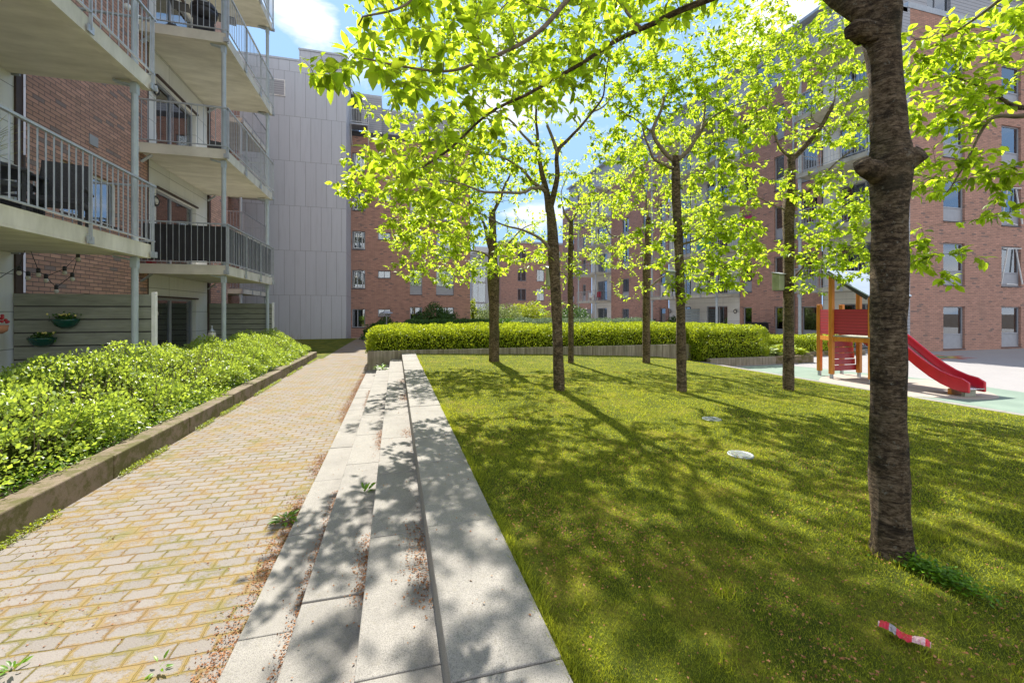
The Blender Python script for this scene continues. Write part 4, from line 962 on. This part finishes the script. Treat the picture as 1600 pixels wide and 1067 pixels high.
for i in range(6):
    rosette('hosta_plant', 'hedge' if i % 3 else 'paleleaf', 12.5+i*.28, 11.95+(i % 2)*.35, .1, 90, .27, .55, names[i], 'hosta', 'hostas in the low walled bed')
for i in range(5):
    rosette('hosta_plant', 'hedge', 12.6+i*.33, 12.75, .12, 80, .28, .5, ['leafy hosta in the back row next to the hedge end', 'back row hosta second from the hedge end', 'back row hosta in the middle of the bed', 'back row hosta fourth from the hedge', 'back row hosta nearest the pale low hedge'][i], 'hosta', 'hostas in the low walled bed')
# fern patch at the foot of the nearest tree
t = thing('fern_patch', (2.4, 1.37, zl(2.6)), 'bright green ferny seedlings growing in the shade at the foot of the nearest trunk', 'plant')
n = 900; q = rng.normal(size=(n, 2)); pnt = np.c_[2.40+q[:, 0]*.035, 1.37+q[:, 1]*.085, zl(2.4)+rng.uniform(.005, .06, n)]
V, T = leaves(pnt, unit(np.c_[rng.normal(size=(n, 2)), rng.uniform(-.1, .4, n)]), unit(np.array([0, 0, 1.])+rnd3(n)*.3), rng.uniform(.014, .028, n), rng.uniform(.009, .015, n), False)
npmesh('foliage', V, 3, T, 'fern', t)
def weed(x, y, z, n, l, label):
    rosette('weed', 'fern', x, y, z, n, l, .35, label, 'weed', None, .8)
a = P(447, 815, 668*1.6/328); weed(a[0], a[1], 0.0, 40, .075, 'leafy weed growing in the joint beside the lowest step')
a = P(596, 575, 668*1.45/90); weed(a[0], a[1], .14, 30, .14, 'green weed at the far end of the steps beside the planter wall')
a = P(570, 765, 668*1.45/285); weed(a[0], a[1], .15, 10, .08, 'thin weed sprouting between the second and third step')
a = P(20, 1050, 668*1.6/563); weed(a[0], a[1], 0.0, 14, .05, 'pale weed among the pavers in the bottom left corner')
a = P(250, 1045, 668*1.6/558); weed(a[0], a[1], 0.0, 10, .04, 'small weed between pavers near the bottom of the picture')
# weeds at the kerb foot and undergrowth in the bed
n = 9000; y = rng.uniform(1.5, 15.8, n); k = np.array([noise.noise(Vector((v*1.2, 0, 4))) for v in y]); keep = k > -.05; y = y[keep]; n = len(y)
pnt = np.c_[-2.585+np.abs(rng.normal(size=n))*.025, y, rng.uniform(.0, .045, n)]
V, T = leaves(pnt, unit(np.c_[rng.normal(size=(n, 2)), rng.uniform(0, .9, n)]), unit(np.array([0, 0, 1.])+rnd3(n)*.4), rng.uniform(.012, .03, n), rng.uniform(.006, .013, n), False)
tag(npmesh('kerb_weeds', V, 3, T, 'hedge'), 'tiny bright weeds along the foot of the mossy kerb wall', 'weeds', kind='stuff')
n = 16000; pnt = np.c_[rng.uniform(-3.35, -2.82, n), rng.uniform(.5, 15.6, n), .17+rng.random(n)**2*.14]
V, T = leaves(pnt, unit(np.c_[rng.normal(size=(n, 2)), rng.uniform(-.1, .6, n)]), unit(np.array([0, 0, 1.])+rnd3(n)*.4), rng.uniform(.02, .05, n), rng.uniform(.012, .022, n), False)
tag(npmesh('ground_cover', V, 3, T, 'fern'), 'green ground cover under the front of the left shrub hedge', 'ground cover', kind='stuff')
# ---------------------------------------------------------------- grass blades
def blades(name, x0, x1, y0, y1, n, zf, h, w, mat='blade', dens=None, label='', dmin=1.2):
    # density falls with distance from the camera
    r = dmin*np.exp(rng.random(n)*math.log(14.5/dmin)); a = rng.uniform(-math.radians(40), math.radians(68), n)
    x = r*np.sin(a); y = r*np.cos(a); k = (x > x0) & (x < x1) & (y > y0) & (y < y1); x = x[k]; y = y[k]; r = r[k]; n = len(x)
    z = np.array([zf(p, q) for p, q in zip(x, y)])
    sc = np.clip(r/2.2, .8, 3.2); ang = rng.uniform(0, 2*math.pi, n); wd = w*sc; hh = h*rng.uniform(.45, 1.25, n)*np.clip(sc, 1, 1.5)
    b = np.c_[x, y, z-.004]; s = np.c_[np.cos(ang), np.sin(ang), np.zeros(n)]*wd[:, None]*.5
    lean = rnd3(n)*hh[:, None]*.55; lean[:, 2] = hh
    V = np.stack([b-s, b+s, b+lean], 1).reshape(-1, 3); T = np.arange(3*n).reshape(-1, 3)
    return tag(npmesh(name, V, 3, T, mat), label, 'grass', kind='stuff')
blades('grass', .54, 9.44, -.3, 12.19, 620000, lawn_z, .014, .0036, label='short moss-like green turf covering the sloping lawn', dmin=1.1)
# longer tufts round the trunks and along the bench edge
tb = []
for o in [o for o in bpy.data.objects if o.name.startswith('cherry_tree')]:
    for _ in range(260): a_ = random.uniform(0, 6.28); r_ = random.uniform(.09, .09+abs(random.gauss(0, .07))); tb.append((o.location[0]+r_*math.cos(a_), o.location[1]+r_*math.sin(a_)))
for _ in range(9000):
    y_ = .6+random.random()**1.6*11; 
    if noise.noise(Vector((y_*1.7, 3, 1))) > -.1: tb.append((.537+abs(random.gauss(0, .022)), y_))
for _ in range(140):
    cx_, cy_ = random.uniform(.7, 6), .8+random.random()**1.5*8
    for _ in range(40): tb.append((cx_+random.gauss(0, .025), cy_+random.gauss(0, .025)))
tb = np.array([p for p in tb if .535 < p[0] < 9.4]); n = len(tb)
b = np.c_[tb, [lawn_z(p[0], p[1])-.004 for p in tb]]; ang = rng.uniform(0, 2*math.pi, n); s = np.c_[np.cos(ang), np.sin(ang), np.zeros(n)]*.0022
hh = rng.uniform(.02, .055, n); lean = rnd3(n)*hh[:, None]*.45; lean[:, 2] = hh
tag(npmesh('grass_tufts', np.stack([b-s, b+s, b+lean], 1).reshape(-1, 3), 3, np.arange(3*n).reshape(-1, 3), 'blade'), 'longer grass tufts at the trunks and along the granite edge', 'grass', kind='stuff')
# fallen blossom scraps
def scraps(name, pts, label, s=.0105, mat='petal'):
    pts = np.array(pts); n = len(pts); d = rnd3(n); d[:, 2] *= .25
    l = s*rng.uniform(.5, 1.5, n); V, T = leaves(pts, unit(d), unit(np.array([0, 0, 1.])+rnd3(n)*.35), l, l*.7, False)
    return tag(npmesh(name, V, 3, T, mat), label, 'fallen petals', kind='stuff')
pp = []
for _ in range(13000):
    y = random.uniform(.7, 11.5); x = -.74-abs(random.gauss(0, .06))
    if noise.noise(Vector((x*3, y*1.4, 2)))+random.gauss(0, .12) > -.05: pp.append((x, y, .003+random.random()*.004))
for (x0, z0, sd) in ((-.462, .026, 3), (-.150, .154, 7), (.158, .299, 11)):
    for _ in range(6000):
        y = random.uniform(.7, 9); x = x0-abs(random.gauss(0, .035 if sd != 11 else .055))
        if noise.noise(Vector((sd, y*1.25, 5.5)))+random.gauss(0, .06) > .22: pp.append((x, y, z0+random.random()*.004))
for _ in range(1500): 
    y = random.uniform(.8, 8); x = random.uniform(-.7, .5); z0 = .026 if x < -.452 else .154 if x < -.142 else .299 if x < .165 else .454
    if random.random() < .35: pp.append((x, y, z0))
for _ in range(4500):
    y = .8+random.random()**1.5*9; x = random.uniform(-2.5, -.75)
    if noise.noise(Vector((x*1.5, y*1.5, 7)))+random.gauss(0, .2) > .05: pp.append((x, y, .003))
scraps('fallen_petals', pp, 'brown fallen blossom scraps gathered along the steps and the paving')
pp = []
for _ in range(34000):
    r = 1.1*math.exp(random.random()*math.log(9)); a = random.uniform(-.2, 1.15); x = r*math.sin(a); y = r*math.cos(a)
    if .6 < x < 9.3 and y > -.2 and noise.noise(Vector((x*1.1, y*1.1, 2)))+random.gauss(0, .3) > .05: pp.append((x, y, lawn_z(x, y)+.014+random.random()*.008))
scraps('fallen_petals', pp, 'brown fallen blossom scraps scattered over the lawn', .010)
# ================================================================ playground tower
G = -.15
T0 = thing('play_tower', (11.4, 8.2, G), 'wooden play tower with orange posts, red board panels and pale blue gable roof', 'play tower')
def post(x, y, zt):
    p = MB().box(x-.05, x+.05, y-.05, y+.05, G+.13, zt).build('post', 'orange', T0, bevel=.012)
    MB().box(x-.03, x+.03, y-.03, y+.03, G-.05, G+.128).build('foot', 'zinc', p)
posts = [(10.95, 8.55, 2.52), (11.0, 7.62, 2.0), (11.9, 8.55, 2.52), (11.95, 7.62, 2.0), (11.25, 9.12, 1.80), (12.05, 9.12, 1.80)]
for p in posts: post(*p)
for (a, b) in (((10.95, 8.5), (11.0, 7.62)), ((11.9, 8.5), (11.95, 7.62)), ((11.25, 9.12), (10.95, 8.6)), ((12.05, 9.12), (11.9, 8.6))):
    MB().bar((a[0], a[1], .90), (b[0], b[1], .90), .035, .11).build('beam', 'orange', T0)
MB().bar((11.05, 7.62, .90), (11.9, 7.62, .90), .035, .11).build('beam', 'orange', T0)
m = MB()
for k in range(9): m.box(10.93, 11.97, 7.6+k*.108, 7.6+k*.108+.1, .96, .985)
m.build('platform', 'boxgrey', T0)
MB().box(10.965, 10.99, 7.68, 8.49, 1.02, 1.66).build('side_panel', 'redboard', T0)
MB().bar((10.975, 8.6, 1.33), (11.225, 9.08, 1.33), .025, .66).build('side_panel', 'redboard', T0)
MB().box(11.96, 11.985, 7.68, 8.49, 1.02, 1.66).build('side_panel', 'redboard', T0)
m = MB()   # climbing board under the platform
z0 = G+.2
for k in range(5):
    a = z0+k*.155; m.add([(11.02, 8.60+.02*k, a), (11.86, 8.60+.02*k, a), (11.86, 8.60+.02*k, a+.14), (11.02, 8.60+.02*k, a+.14), (11.02, 8.63+.02*k, a), (11.86, 8.63+.02*k, a), (11.86, 8.63+.02*k, a+.14), (11.02, 8.63+.02*k, a+.14)],
       [(0,1,2,3),(5,4,7,6),(1,5,6,2),(4,0,3,7),(3,2,6,7),(4,5,1,0)])
m.build('climbing_board', 'red', T0)
MB().bar((11.9, 8.5, .9), (12.25, 7.7, G+.25), .04, .12).build('climbing_rail', 'red', T0)
rf = MB(); zr, ze = 2.66, 1.97
for (y0, z0_, y1, z1_) in ((8.62, zr, 7.5, ze),):
    rf.add([(10.72, y0, z0_), (12.15, y0, z0_), (12.15, y1, z1_), (10.72, y1, z1_), (10.72, y0, z0_+.03), (12.15, y0, z0_+.03), (12.15, y1, z1_+.03), (10.72, y1, z1_+.03)],
       [(0,1,2,3),(7,6,5,4),(0,4,5,1),(1,5,6,2),(2,6,7,3),(3,7,4,0)])
rf.build('roof', 'roof', T0)
for x in (10.74, 12.10):
    m = MB(); m.bar((x, 8.5, zr-.05), (x, 7.52, ze-.05), .03, .1)
    m.build('rafter', 'darkframe', T0)
# slide
SL = thing('slide', (11.5, 6.6, G), 'red plastic slide with steel chute coming down from the play tower', 'slide')
prof = [(7.62-(7.62-y)*.79, z) for y, z in [(7.62, 1.02), (7.40, .98), (7.15, .84), (6.9, .66), (6.6, .45), (6.3, .27), (6.05, .15), (5.8, .07), (5.6, .035), (5.45, .03)]]
xa, xb = 11.20, 11.68
for x in (xa, xb):
    m = MB(); w = .035
    for i, (y, z) in enumerate(prof):
        hgt = .2 if i < len(prof)-1 else .13
        m.v += [(x-w, y, z-.08), (x+w, y, z-.08), (x+w, y, z+hgt), (x-w, y, z+hgt)]
    for i in range(len(prof)-1):
        for k in range(4): a = i*4+k; b = i*4+(k+1) % 4; m.f.append((a, b, b+4, a+4))
    m.f.append((3, 2, 1, 0)); e = (len(prof)-1)*4; m.f.append((e, e+1, e+2, e+3)); m.build('side', 'slide', SL, bevel=.02)
m = MB()
for i, (y, z) in enumerate(prof): m.v += [(xa+.036, y, z), (xb-.036, y, z), (xb-.036, y, z-.02), (xa+.036, y, z-.02)]
for i in range(len(prof)-1):
    for k in range(4): a = i*4+k; b = i*4+(k+1) % 4; m.f.append((a, b, b+4, a+4))
m.f.append((3, 2, 1, 0)); e = (len(prof)-1)*4; m.f.append((e, e+1, e+2, e+3)); m.build('chute', 'steel', SL, True)
for y in (6.05, 6.28): MB().box(xa+.08, xb-.08, y-.03, y+.03, G, -.02).build('support', 'orange' if y > 6.1 else 'boxgrey', SL)

# ================================================================ wrapper on the lawn
wx, wy, _ = P(1412, 1013, 668*1.25/526); zz = lawn_z(wx, wy)+.026
a = P(1372, 995, 668*1.23/508); b = P(1455, 1030, 668*1.23/543)
M['wrap'] = simple('red_foil_wrapper', (.68, .02, .05), (.5, .012, .03), 60, .28, .6, 130)
M['wrapw'] = simple('white_foil', (.78, .74, .74), (.6, .5, .52), 90, .3, .6, 120)
M['wrapg'] = simple('grey_foil', (.42, .38, .40), (.22, .18, .2), 160, .35, .6, 120)
M['wrapw'] = simple('pink_white_foil', (.66, .48, .50), (.52, .22, .26), 140, .3, .6, 120)
W = thing('ice_cream_wrapper', (wx, wy, zz), 'crumpled red and white foil wrapper lying on the grass', 'wrapper')
def wr(t0, t1, name, mat, w=.018, bend=.0):
    m = MB(); n = 12; rows = []
    for i in range(n+1):
        t = t0+(t1-t0)*i/n; c = Vector(a).lerp(Vector(b), t); c.z = zz+.006*math.sin(t*9)
        perp = Vector((-(b[1]-a[1]), b[0]-a[0], 0)).normalized(); c += perp*(.005*math.sin(t*5+1))
        for k in range(9):
            s = (k/8-.5)*2; prf = (1-abs(s)**2.2)*.014
            m.v.append(tuple(c+perp*(s*w)+Vector((0, 0, prf+.005*noise.noise(Vector((t*22, s*2.5, 1)))))))
    for i in range(n):
        for k in range(8): q = i*9+k; m.f.append((q, q+1, q+10, q+9))
    return m.build(name, mat, W, True)
wr(0, .03, 'crimped_end', 'wrapw', .013); wr(.03, .22, 'red_end', 'wrap', .019); wr(.22, .36, 'grey_label', 'wrapg', .0195); wr(.36, .66, 'red_middle', 'wrap', .019); wr(.66, .90, 'pale_label', 'wrapw', .0185); wr(.90, .98, 'red_tip', 'wrap', .019); wr(.98, 1.0, 'crimped_end', 'wrapw', .013)

# ================================================================ balcony furniture etc. (left building)
zf1, zf2, zf3 = 2.74, 5.59, 8.44
def chair(name, mat, loc, rz, label, cat='chair', hgt=1.0, grp=None):
    o = proto(name, label, cat, grp)
    m = MB().add([(-.25, .20, .40), (.25, .20, .40), (.25, .25, .40), (-.25, .25, .40), (-.25, .28, hgt), (.25, .28, hgt), (.25, .32, hgt), (-.25, .32, hgt)], [(0,3,2,1),(4,5,6,7),(0,1,5,4),(1,2,6,5),(2,3,7,6),(3,0,4,7)])
    m.build('backrest', mat, o, bevel=.015)
    MB().box(-.26, .26, -.26, .24, .36, .44).build('seat', mat, o, bevel=.02)
    for sx in (-1, 1):
        MB().box(sx*.26, sx*.31, -.24, .26, .58, .62).build('armrest', mat, o, bevel=.01)
        for sy in (-1, 1): MB().box(sx*.24-.02, sx*.24+.02, sy*.22-.02, sy*.22+.02, 0, .37 if sy > 0 else .58).build('leg', mat, o)
    return place(o, loc, rz)
c0 = chair('garden_chair', 'rattan', (-4.75, 6.6, zf1), math.radians(150), 'tall black rattan chair beside the grass pot on the nearest left balcony', hgt=1.05, grp='rattan chairs on the nearest balcony')
dup(c0, (-4.6, 7.55, zf1), math.radians(20), 'black rattan chair behind the table on the nearest left balcony')
dup(c0, (-5.35, 7.9, zf1), math.radians(-60), 'black rattan chair closest to the brick pier on the nearest left balcony')
t = proto('garden_table', 'dark table with pale runner on the nearest left balcony', 'table')
MB().box(-.35, .35, -.5, .5, .70, .74).build('tabletop', 'black', t, bevel=.008)
for sx in (-1, 1):
    for sy in (-1, 1): MB().box(sx*.3-.02, sx*.3+.02, sy*.45-.02, sy*.45+.02, 0, .7).build('leg', 'black', t)
MB().box(-.37, .37, -.2, .2, .741, .75).build('runner', 'curtain', t)
place(t, (-5.1, 7.1, zf1))
t = thing('potted_grass', (-4.4, 5.95, zf1), 'woven basket pot with long yellow-green grasses on the nearest balcony', 'potted plant')
MB().lathe([(.13, 0), (.18, .12), (.19, .28), (.16, .36), (.15, .36), (.14, .30)], ORG[t.name], 20).build('pot', 'basket', t, True)
m = MB(); R_ = random.Random(4)
for k in range(130):
    aa = R_.uniform(0, 6.28); hh = R_.uniform(.35, .85); le = R_.uniform(.05, .45)
    p0 = Vector((-4.4+.08*math.cos(aa), 5.95+.08*math.sin(aa), zf1+.3)); s = Vector((-math.sin(aa), math.cos(aa), 0))*.006
    p1 = p0+Vector((math.cos(aa)*le*.35, math.sin(aa)*le*.35, hh*.6)); p2 = p0+Vector((math.cos(aa)*le, math.sin(aa)*le, hh*(1-le*.4)))
    m.add([p0-s, p0+s, p1+s, p1-s, p2], [(0, 1, 2, 3), (3, 2, 4)])
m.build('foliage', 'reed', t)
# chair and grill on the farther stack
chair('folding_chair', 'black', (-5.0, 14.4, zf2), math.radians(200), 'dark folding chair on the second floor balcony of the farther stack', hgt=.9)
t = proto('grill', 'black gas grill with side shelves on the top left balcony', 'grill')
m = MB().lathe([(.05, .62), (.24, .68), (.29, .80), (.29, .86)], (0, 0, 0), 20); m.build('firebox', 'black', t, True)
MB().lathe([(.295, .865), (.29, .95), (.22, 1.06), (.06, 1.12), (0.01, 1.12)], (0, 0, 0), 20).build('lid', 'black', t, True)
MB().bar((-.1, -.31, .97), (.1, -.31, .97), .02).build('handle', 'zinc', t)
for sx in (-1, 1): MB().box(sx*.3, sx*.68, -.18, .18, .82, .85).build('side_shelf', 'black', t, bevel=.01)
MB().box(-.22, .22, -.18, .18, .05, .60).build('cabinet', 'screen', t, bevel=.02)
for sx in (-1, 1): MB().tube([(sx*.2, -.2, 0), (sx*.12, 0, .7)], .015, 8).build('leg', 'zinc', t)
place(t, (-4.75, 12.7, zf3), math.radians(15))
t = proto('grill_cover_bag', 'small dark round bag standing beside the grill on the top left balcony', 'bag')
MB().lathe([(.13, 0), (.15, .1), (.14, .2), (.08, .27), (.02, .28)], (0, 0, 0), 16).build('bag', 'black', t, True)
MB().tube([(-.1, 0, .24), (-.03, 0, .33), (.05, 0, .33), (.1, 0, .24)], .01, 6).build('strap', 'black', t)
place(t, (-5.35, 12.45, zf3))
# white hanging bulbs near the top left
for i, (px, py) in enumerate(((199, 11), (217, 29))):
    c = P(px, py, 7.6); t = thing('hanging_bulb', c, ['left white globe bulb hanging by the upper left balcony rail', 'lower right white globe bulb hanging by the upper left balcony rail'][i], 'bulb', 'white globe bulbs')
    MB().sphere(c, .055, 14, 10).build('globe', 'white', t, True); MB().tube([(c[0], c[1], c[2]+.05), (c[0], c[1], c[2]+.5)], .006, 6).build('cord', 'black', t)
# string lights under the first slab
sl = thing('string_lights', (-5.0, 7.6, 2.5), 'string of clear bulbs in black sockets drooping under the nearest balcony', 'string lights')
pix = [(-5, 437, 6.4), (31, 415, 6.6), (43, 379, 6.6), (60, 423, 6.8), (72, 432, 7.0), (101, 420, 7.0), (122, 399, 7.0), (113, 430, 7.1), (88, 449, 7.1), (72, 433, 7.1), (44, 428, 6.9), (30, 420, 6.7)]
pts3 = [P(*q) for q in pix]; MB().tube(pts3, .0055, 5, False).build('cable', 'black', sl)
for q in [(43, 379, 6.6), (60, 423, 6.8), (72, 432, 7.0), (101, 420, 7.0), (122, 399, 7.0), (113, 430, 7.1), (88, 449, 7.1), (44, 428, 6.9), (30, 420, 6.7)]:
    c = P(*q); so_ = MB().lathe([(.018, -.035), (.026, -.03), (.026, .03), (.012, .045)], c, 10).build('socket', 'black', sl, True)
    MB().sphere((c[0], c[1], c[2]-.065), .032, 10, 8, (1, 1, 1.2)).build('bulb', 'bulb', so_, True)
# flower pots on the screen
def wpot(px, py, label):
    d = (8.6*CT+(-5.0)*ST); x, y, z = P(px, py, d); y = 8.53; t = thing('wall_flower_pot', (x, y, z-.1), label, 'flower pot', 'green pots on the grey slatted screen')
    MB().lathe([(.05, -.10), (.12, -.06), (.165, .02), (.17, .05), (.155, .05), (.14, .02)], (x, y, z), 20).build('pot', 'darkgreen', t, True)
    n = 160; q = rnd3(n)*np.array([.075, .06, .03])+np.array([x, y, z+.06]); V, T = leaves(q, unit(rnd3(n)+np.array([0, 0, .6])), unit(rnd3(n)), np.full(n, .05), np.full(n, .03), False); npmesh('foliage', V, 3, T, 'darkleaf', t)
    m = MB(); R_ = random.Random(int(px))
    for k in range(12): m.sphere((x+R_.gauss(0, .07), y-.02+R_.gauss(0, .04), z+.10+R_.random()*.03), .016, 6, 4)
    m.build('blossom', 'blossom', t)
wpot(110, 503, 'upper green flower pot hanging on the grey slatted screen'); wpot(80, 531, 'lower green flower pot hanging on the grey slatted screen')
# red canister on the screened balcony corner, flower at left picture edge
t = thing('red_crate', (-5.55, 11.9, zf1+.02), 'small red box in the corner of the balcony with the dark fabric', 'box')
MB().box(-5.72, -5.60, 12.08, 12.3, zf1+.01, zf1+.30).build('box', 'red', t, bevel=.01)
MB().box(-5.73, -5.59, 12.07, 12.31, zf1+.302, zf1+.33).build('lid', 'black', t)
c = P(-3, 508, 5.9); t = thing('flower_basket', c, 'hanging pot of red and orange flowers at the left picture edge', 'flower pot')
MB().lathe([(.04, -.12), (.09, -.08), (.10, 0), (.085, 0)], c, 14).build('pot', 'terracotta', t, True)
m = MB(); R_ = random.Random(8)
for k in range(14): m.sphere((c[0]+R_.gauss(0, .05), c[1]+R_.gauss(0, .05), c[2]+.03+R_.random()*.1), .022, 6, 4)
m.build('blossom', 'red', t); MB().tube([(c[0], c[1], c[2]), (c[0], c[1], c[2]+1.2)], .005, 5).build('cord', 'black', t)
# path light behind the kerb, lantern and lamp
c = P(421, 577, 10.2); t = thing('path_light', (c[0], c[1], .22), 'small grey cylinder light beside the mossy kerb wall', 'path light')
MB().lathe([(.09, -.1), (.09, .03), (.10, .035), (.10, .06), (.03, .075)], (c[0], c[1], c[2]), 16).build('head', 'zinc', t, True)
MB().tube([(c[0], c[1], 0.1), (c[0], c[1], c[2]-.1)], .025, 8).build('stem', 'zinc', t)
c = P(331, 524, 10.5); t = thing('garden_lantern', (c[0], c[1], c[2]-.2), 'glass garden lantern with pointed lid above the left shrub hedge', 'lantern')
MB().lathe([(.07, -.05), (.09, .0), (.08, .07), (.05, .09)], c, 14).build('glass', 'bulb', t, True); MB().lathe([(.09, .09), (.03, .14), (.012, .20), (.02, .22), (.005, .24)], c, 14).build('lid', 'zinc', t, True)
MB().tube([(c[0], c[1], .1), (c[0], c[1], c[2]-.05)], .015, 6).build('stem', 'black', t)
c = P(604, 490, 24.0); t = thing('garden_lamp', (c[0], c[1], -.15), 'mushroom-shaped garden lamp above the dark hedge at the end of the path', 'garden lamp')
MB().tube([(c[0], c[1], -.15), (c[0], c[1], c[2]-.02)], .03, 8).build('post', 'zinc', t); MB().lathe([(.36, 0), (.34, .05), (.15, .12), (.02, .16)], c, 18).build('shade', 'zinc', t, True)
# right building furniture
def pc(px, py, d): return P(px, py, d)
zr1 = fz(1)
wc = chair('garden_chair', 'white', (19.9, 28.4, zr1), math.radians(90), 'white garden chair on the first floor balcony of the right building', hgt=.85)
dup(wc, (20.1, 41.5, zr1), math.radians(100), 'white garden chair on the farther first floor balcony')
chair('garden_chair', 'rattan', (20.0, 27.2, zr1), math.radians(-80), 'dark garden chair beside the white one on the right building balcony', hgt=.85)
chair('garden_chair', 'red', (20.3, 40.6, zr1), math.radians(-60), 'red garden chair on the farther first floor balcony', hgt=.95)
for (y, k, mt, lb) in ((23.6, 2, 'teal', 'teal cloth hung on the second floor balcony rail of the right building'), (21.7, 2, None, '')):
    if mt:
        t = MB().box(XRF+.02, XRF-.0, y-.7, y+.5, fz(k)+.1, fz(k)+.95).build('hanging_cloth', mt); tag(t, lb, 'cloth')
MB_ = tag(MB().box(21.08, 21.12, 21.42, 22.0, fz(2)+1.0, fz(2)+1.95).build('window_blind', 'pink'), 'bright pink blind in a narrow window of the right building', 'blind')
# black grill covers on the right terraces
for (x, y, lb) in ((20.0, 19.9, 'black covered grill against the right brick wall'), (19.9, 30.6, 'black covered grill farther along the right terrace by the brick wall')):
    t = thing('covered_grill', (x, y, -.15), lb, 'grill'); m = MB()
    m.add([(x-.35, y-.5, -.15), (x+.35, y-.5, -.15), (x+.35, y+.5, -.15), (x-.35, y+.5, -.15), (x-.32, y-.45, .95), (x+.32, y-.45, .95), (x+.32, y+.45, .95), (x-.32, y+.45, .95)], [(0,3,2,1),(4,5,6,7),(0,1,5,4),(1,2,6,5),(2,3,7,6),(3,0,4,7)])
    m.build('cover', 'black', t, bevel=.06); MB().box(x-.38, x+.38, y-.52, y+.52, .952, .99).build('lid', 'screen', t, bevel=.01)
# ================================================================ world, sun, camera
w = bpy.data.worlds.new('World'); S.world = w; w.use_nodes = True
nt = w.node_tree; nt.nodes.clear(); wo = nt.nodes.new('ShaderNodeOutputWorld'); bg = nt.nodes.new('ShaderNodeBackground')
ELEV = math.radians(49)
sky = nt.nodes.new('ShaderNodeTexSky'); sky.sky_type = 'NISHITA'; sky.sun_disc = False; sky.sun_elevation = ELEV; sky.sun_rotation = math.radians(2)
sky.air_density = 1.0; sky.dust_density = 0.0; sky.ozone_density = 1.2
tc = nt.nodes.new('ShaderNodeTexCoord')
mp = nt.nodes.new('ShaderNodeMapping'); mp.inputs['Scale'].default_value = (1.0, 1.0, 2.2); mp.inputs['Location'].default_value = (.35, .1, .2); L(nt, tc.outputs['Generated'], mp.inputs[0])
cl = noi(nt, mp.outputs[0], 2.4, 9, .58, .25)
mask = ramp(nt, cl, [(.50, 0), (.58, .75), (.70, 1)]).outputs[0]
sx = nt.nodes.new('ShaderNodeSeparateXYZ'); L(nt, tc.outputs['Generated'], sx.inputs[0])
cl = math_(nt, 'ADD', cl, math_(nt, 'MULTIPLY', math_(nt, 'MAXIMUM', math_(nt, 'MULTIPLY', sx.outputs[1], -1.0), 0.0), .26))  # extra cloud behind the camera, added to fill the shaded facades
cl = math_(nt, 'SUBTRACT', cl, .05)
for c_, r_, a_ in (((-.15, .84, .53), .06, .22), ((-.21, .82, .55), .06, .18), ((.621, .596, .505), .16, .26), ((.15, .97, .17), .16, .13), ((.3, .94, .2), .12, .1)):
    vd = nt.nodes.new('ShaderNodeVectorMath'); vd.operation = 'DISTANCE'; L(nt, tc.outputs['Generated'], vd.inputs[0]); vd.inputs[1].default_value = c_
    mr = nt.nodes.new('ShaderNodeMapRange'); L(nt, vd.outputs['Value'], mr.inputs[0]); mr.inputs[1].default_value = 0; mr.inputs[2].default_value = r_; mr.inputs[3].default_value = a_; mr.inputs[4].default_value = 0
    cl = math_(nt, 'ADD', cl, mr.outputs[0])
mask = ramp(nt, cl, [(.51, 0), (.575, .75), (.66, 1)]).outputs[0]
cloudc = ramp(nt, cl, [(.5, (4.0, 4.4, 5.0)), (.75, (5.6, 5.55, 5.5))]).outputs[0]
hs_ = nt.nodes.new('ShaderNodeHueSaturation'); hs_.inputs['Saturation'].default_value = .82; L(nt, sky.outputs[0], hs_.inputs['Color'])
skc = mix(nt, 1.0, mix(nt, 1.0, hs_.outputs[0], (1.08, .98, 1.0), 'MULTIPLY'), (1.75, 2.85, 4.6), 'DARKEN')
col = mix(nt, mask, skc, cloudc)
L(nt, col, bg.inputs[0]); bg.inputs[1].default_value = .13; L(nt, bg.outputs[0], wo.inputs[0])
sd = bpy.data.lights.new('sun', 'SUN'); sd.energy = 5.0; sd.angle = math.radians(.55); sd.color = (1, .95, .86)
so = bpy.data.objects.new('sun', sd); COL.objects.link(so); so.rotation_euler = (-(math.pi/2-ELEV), 0, math.radians(-2))
cd = bpy.data.cameras.new('camera'); co = bpy.data.objects.new('camera', cd); COL.objects.link(co); S.camera = co
cd.sensor_width = 36; cd.lens = 36*F/1600; cd.shift_y = -46.5/1600; cd.clip_start = .05; cd.clip_end = 2000
co.location = (0, 0, EYE); co.rotation_euler = (math.pi/2, 0, -TH)
S.view_settings.view_transform = 'Standard'; S.view_settings.look = 'None'; S.view_settings.exposure = 1.05; S.view_settings.gamma = 1
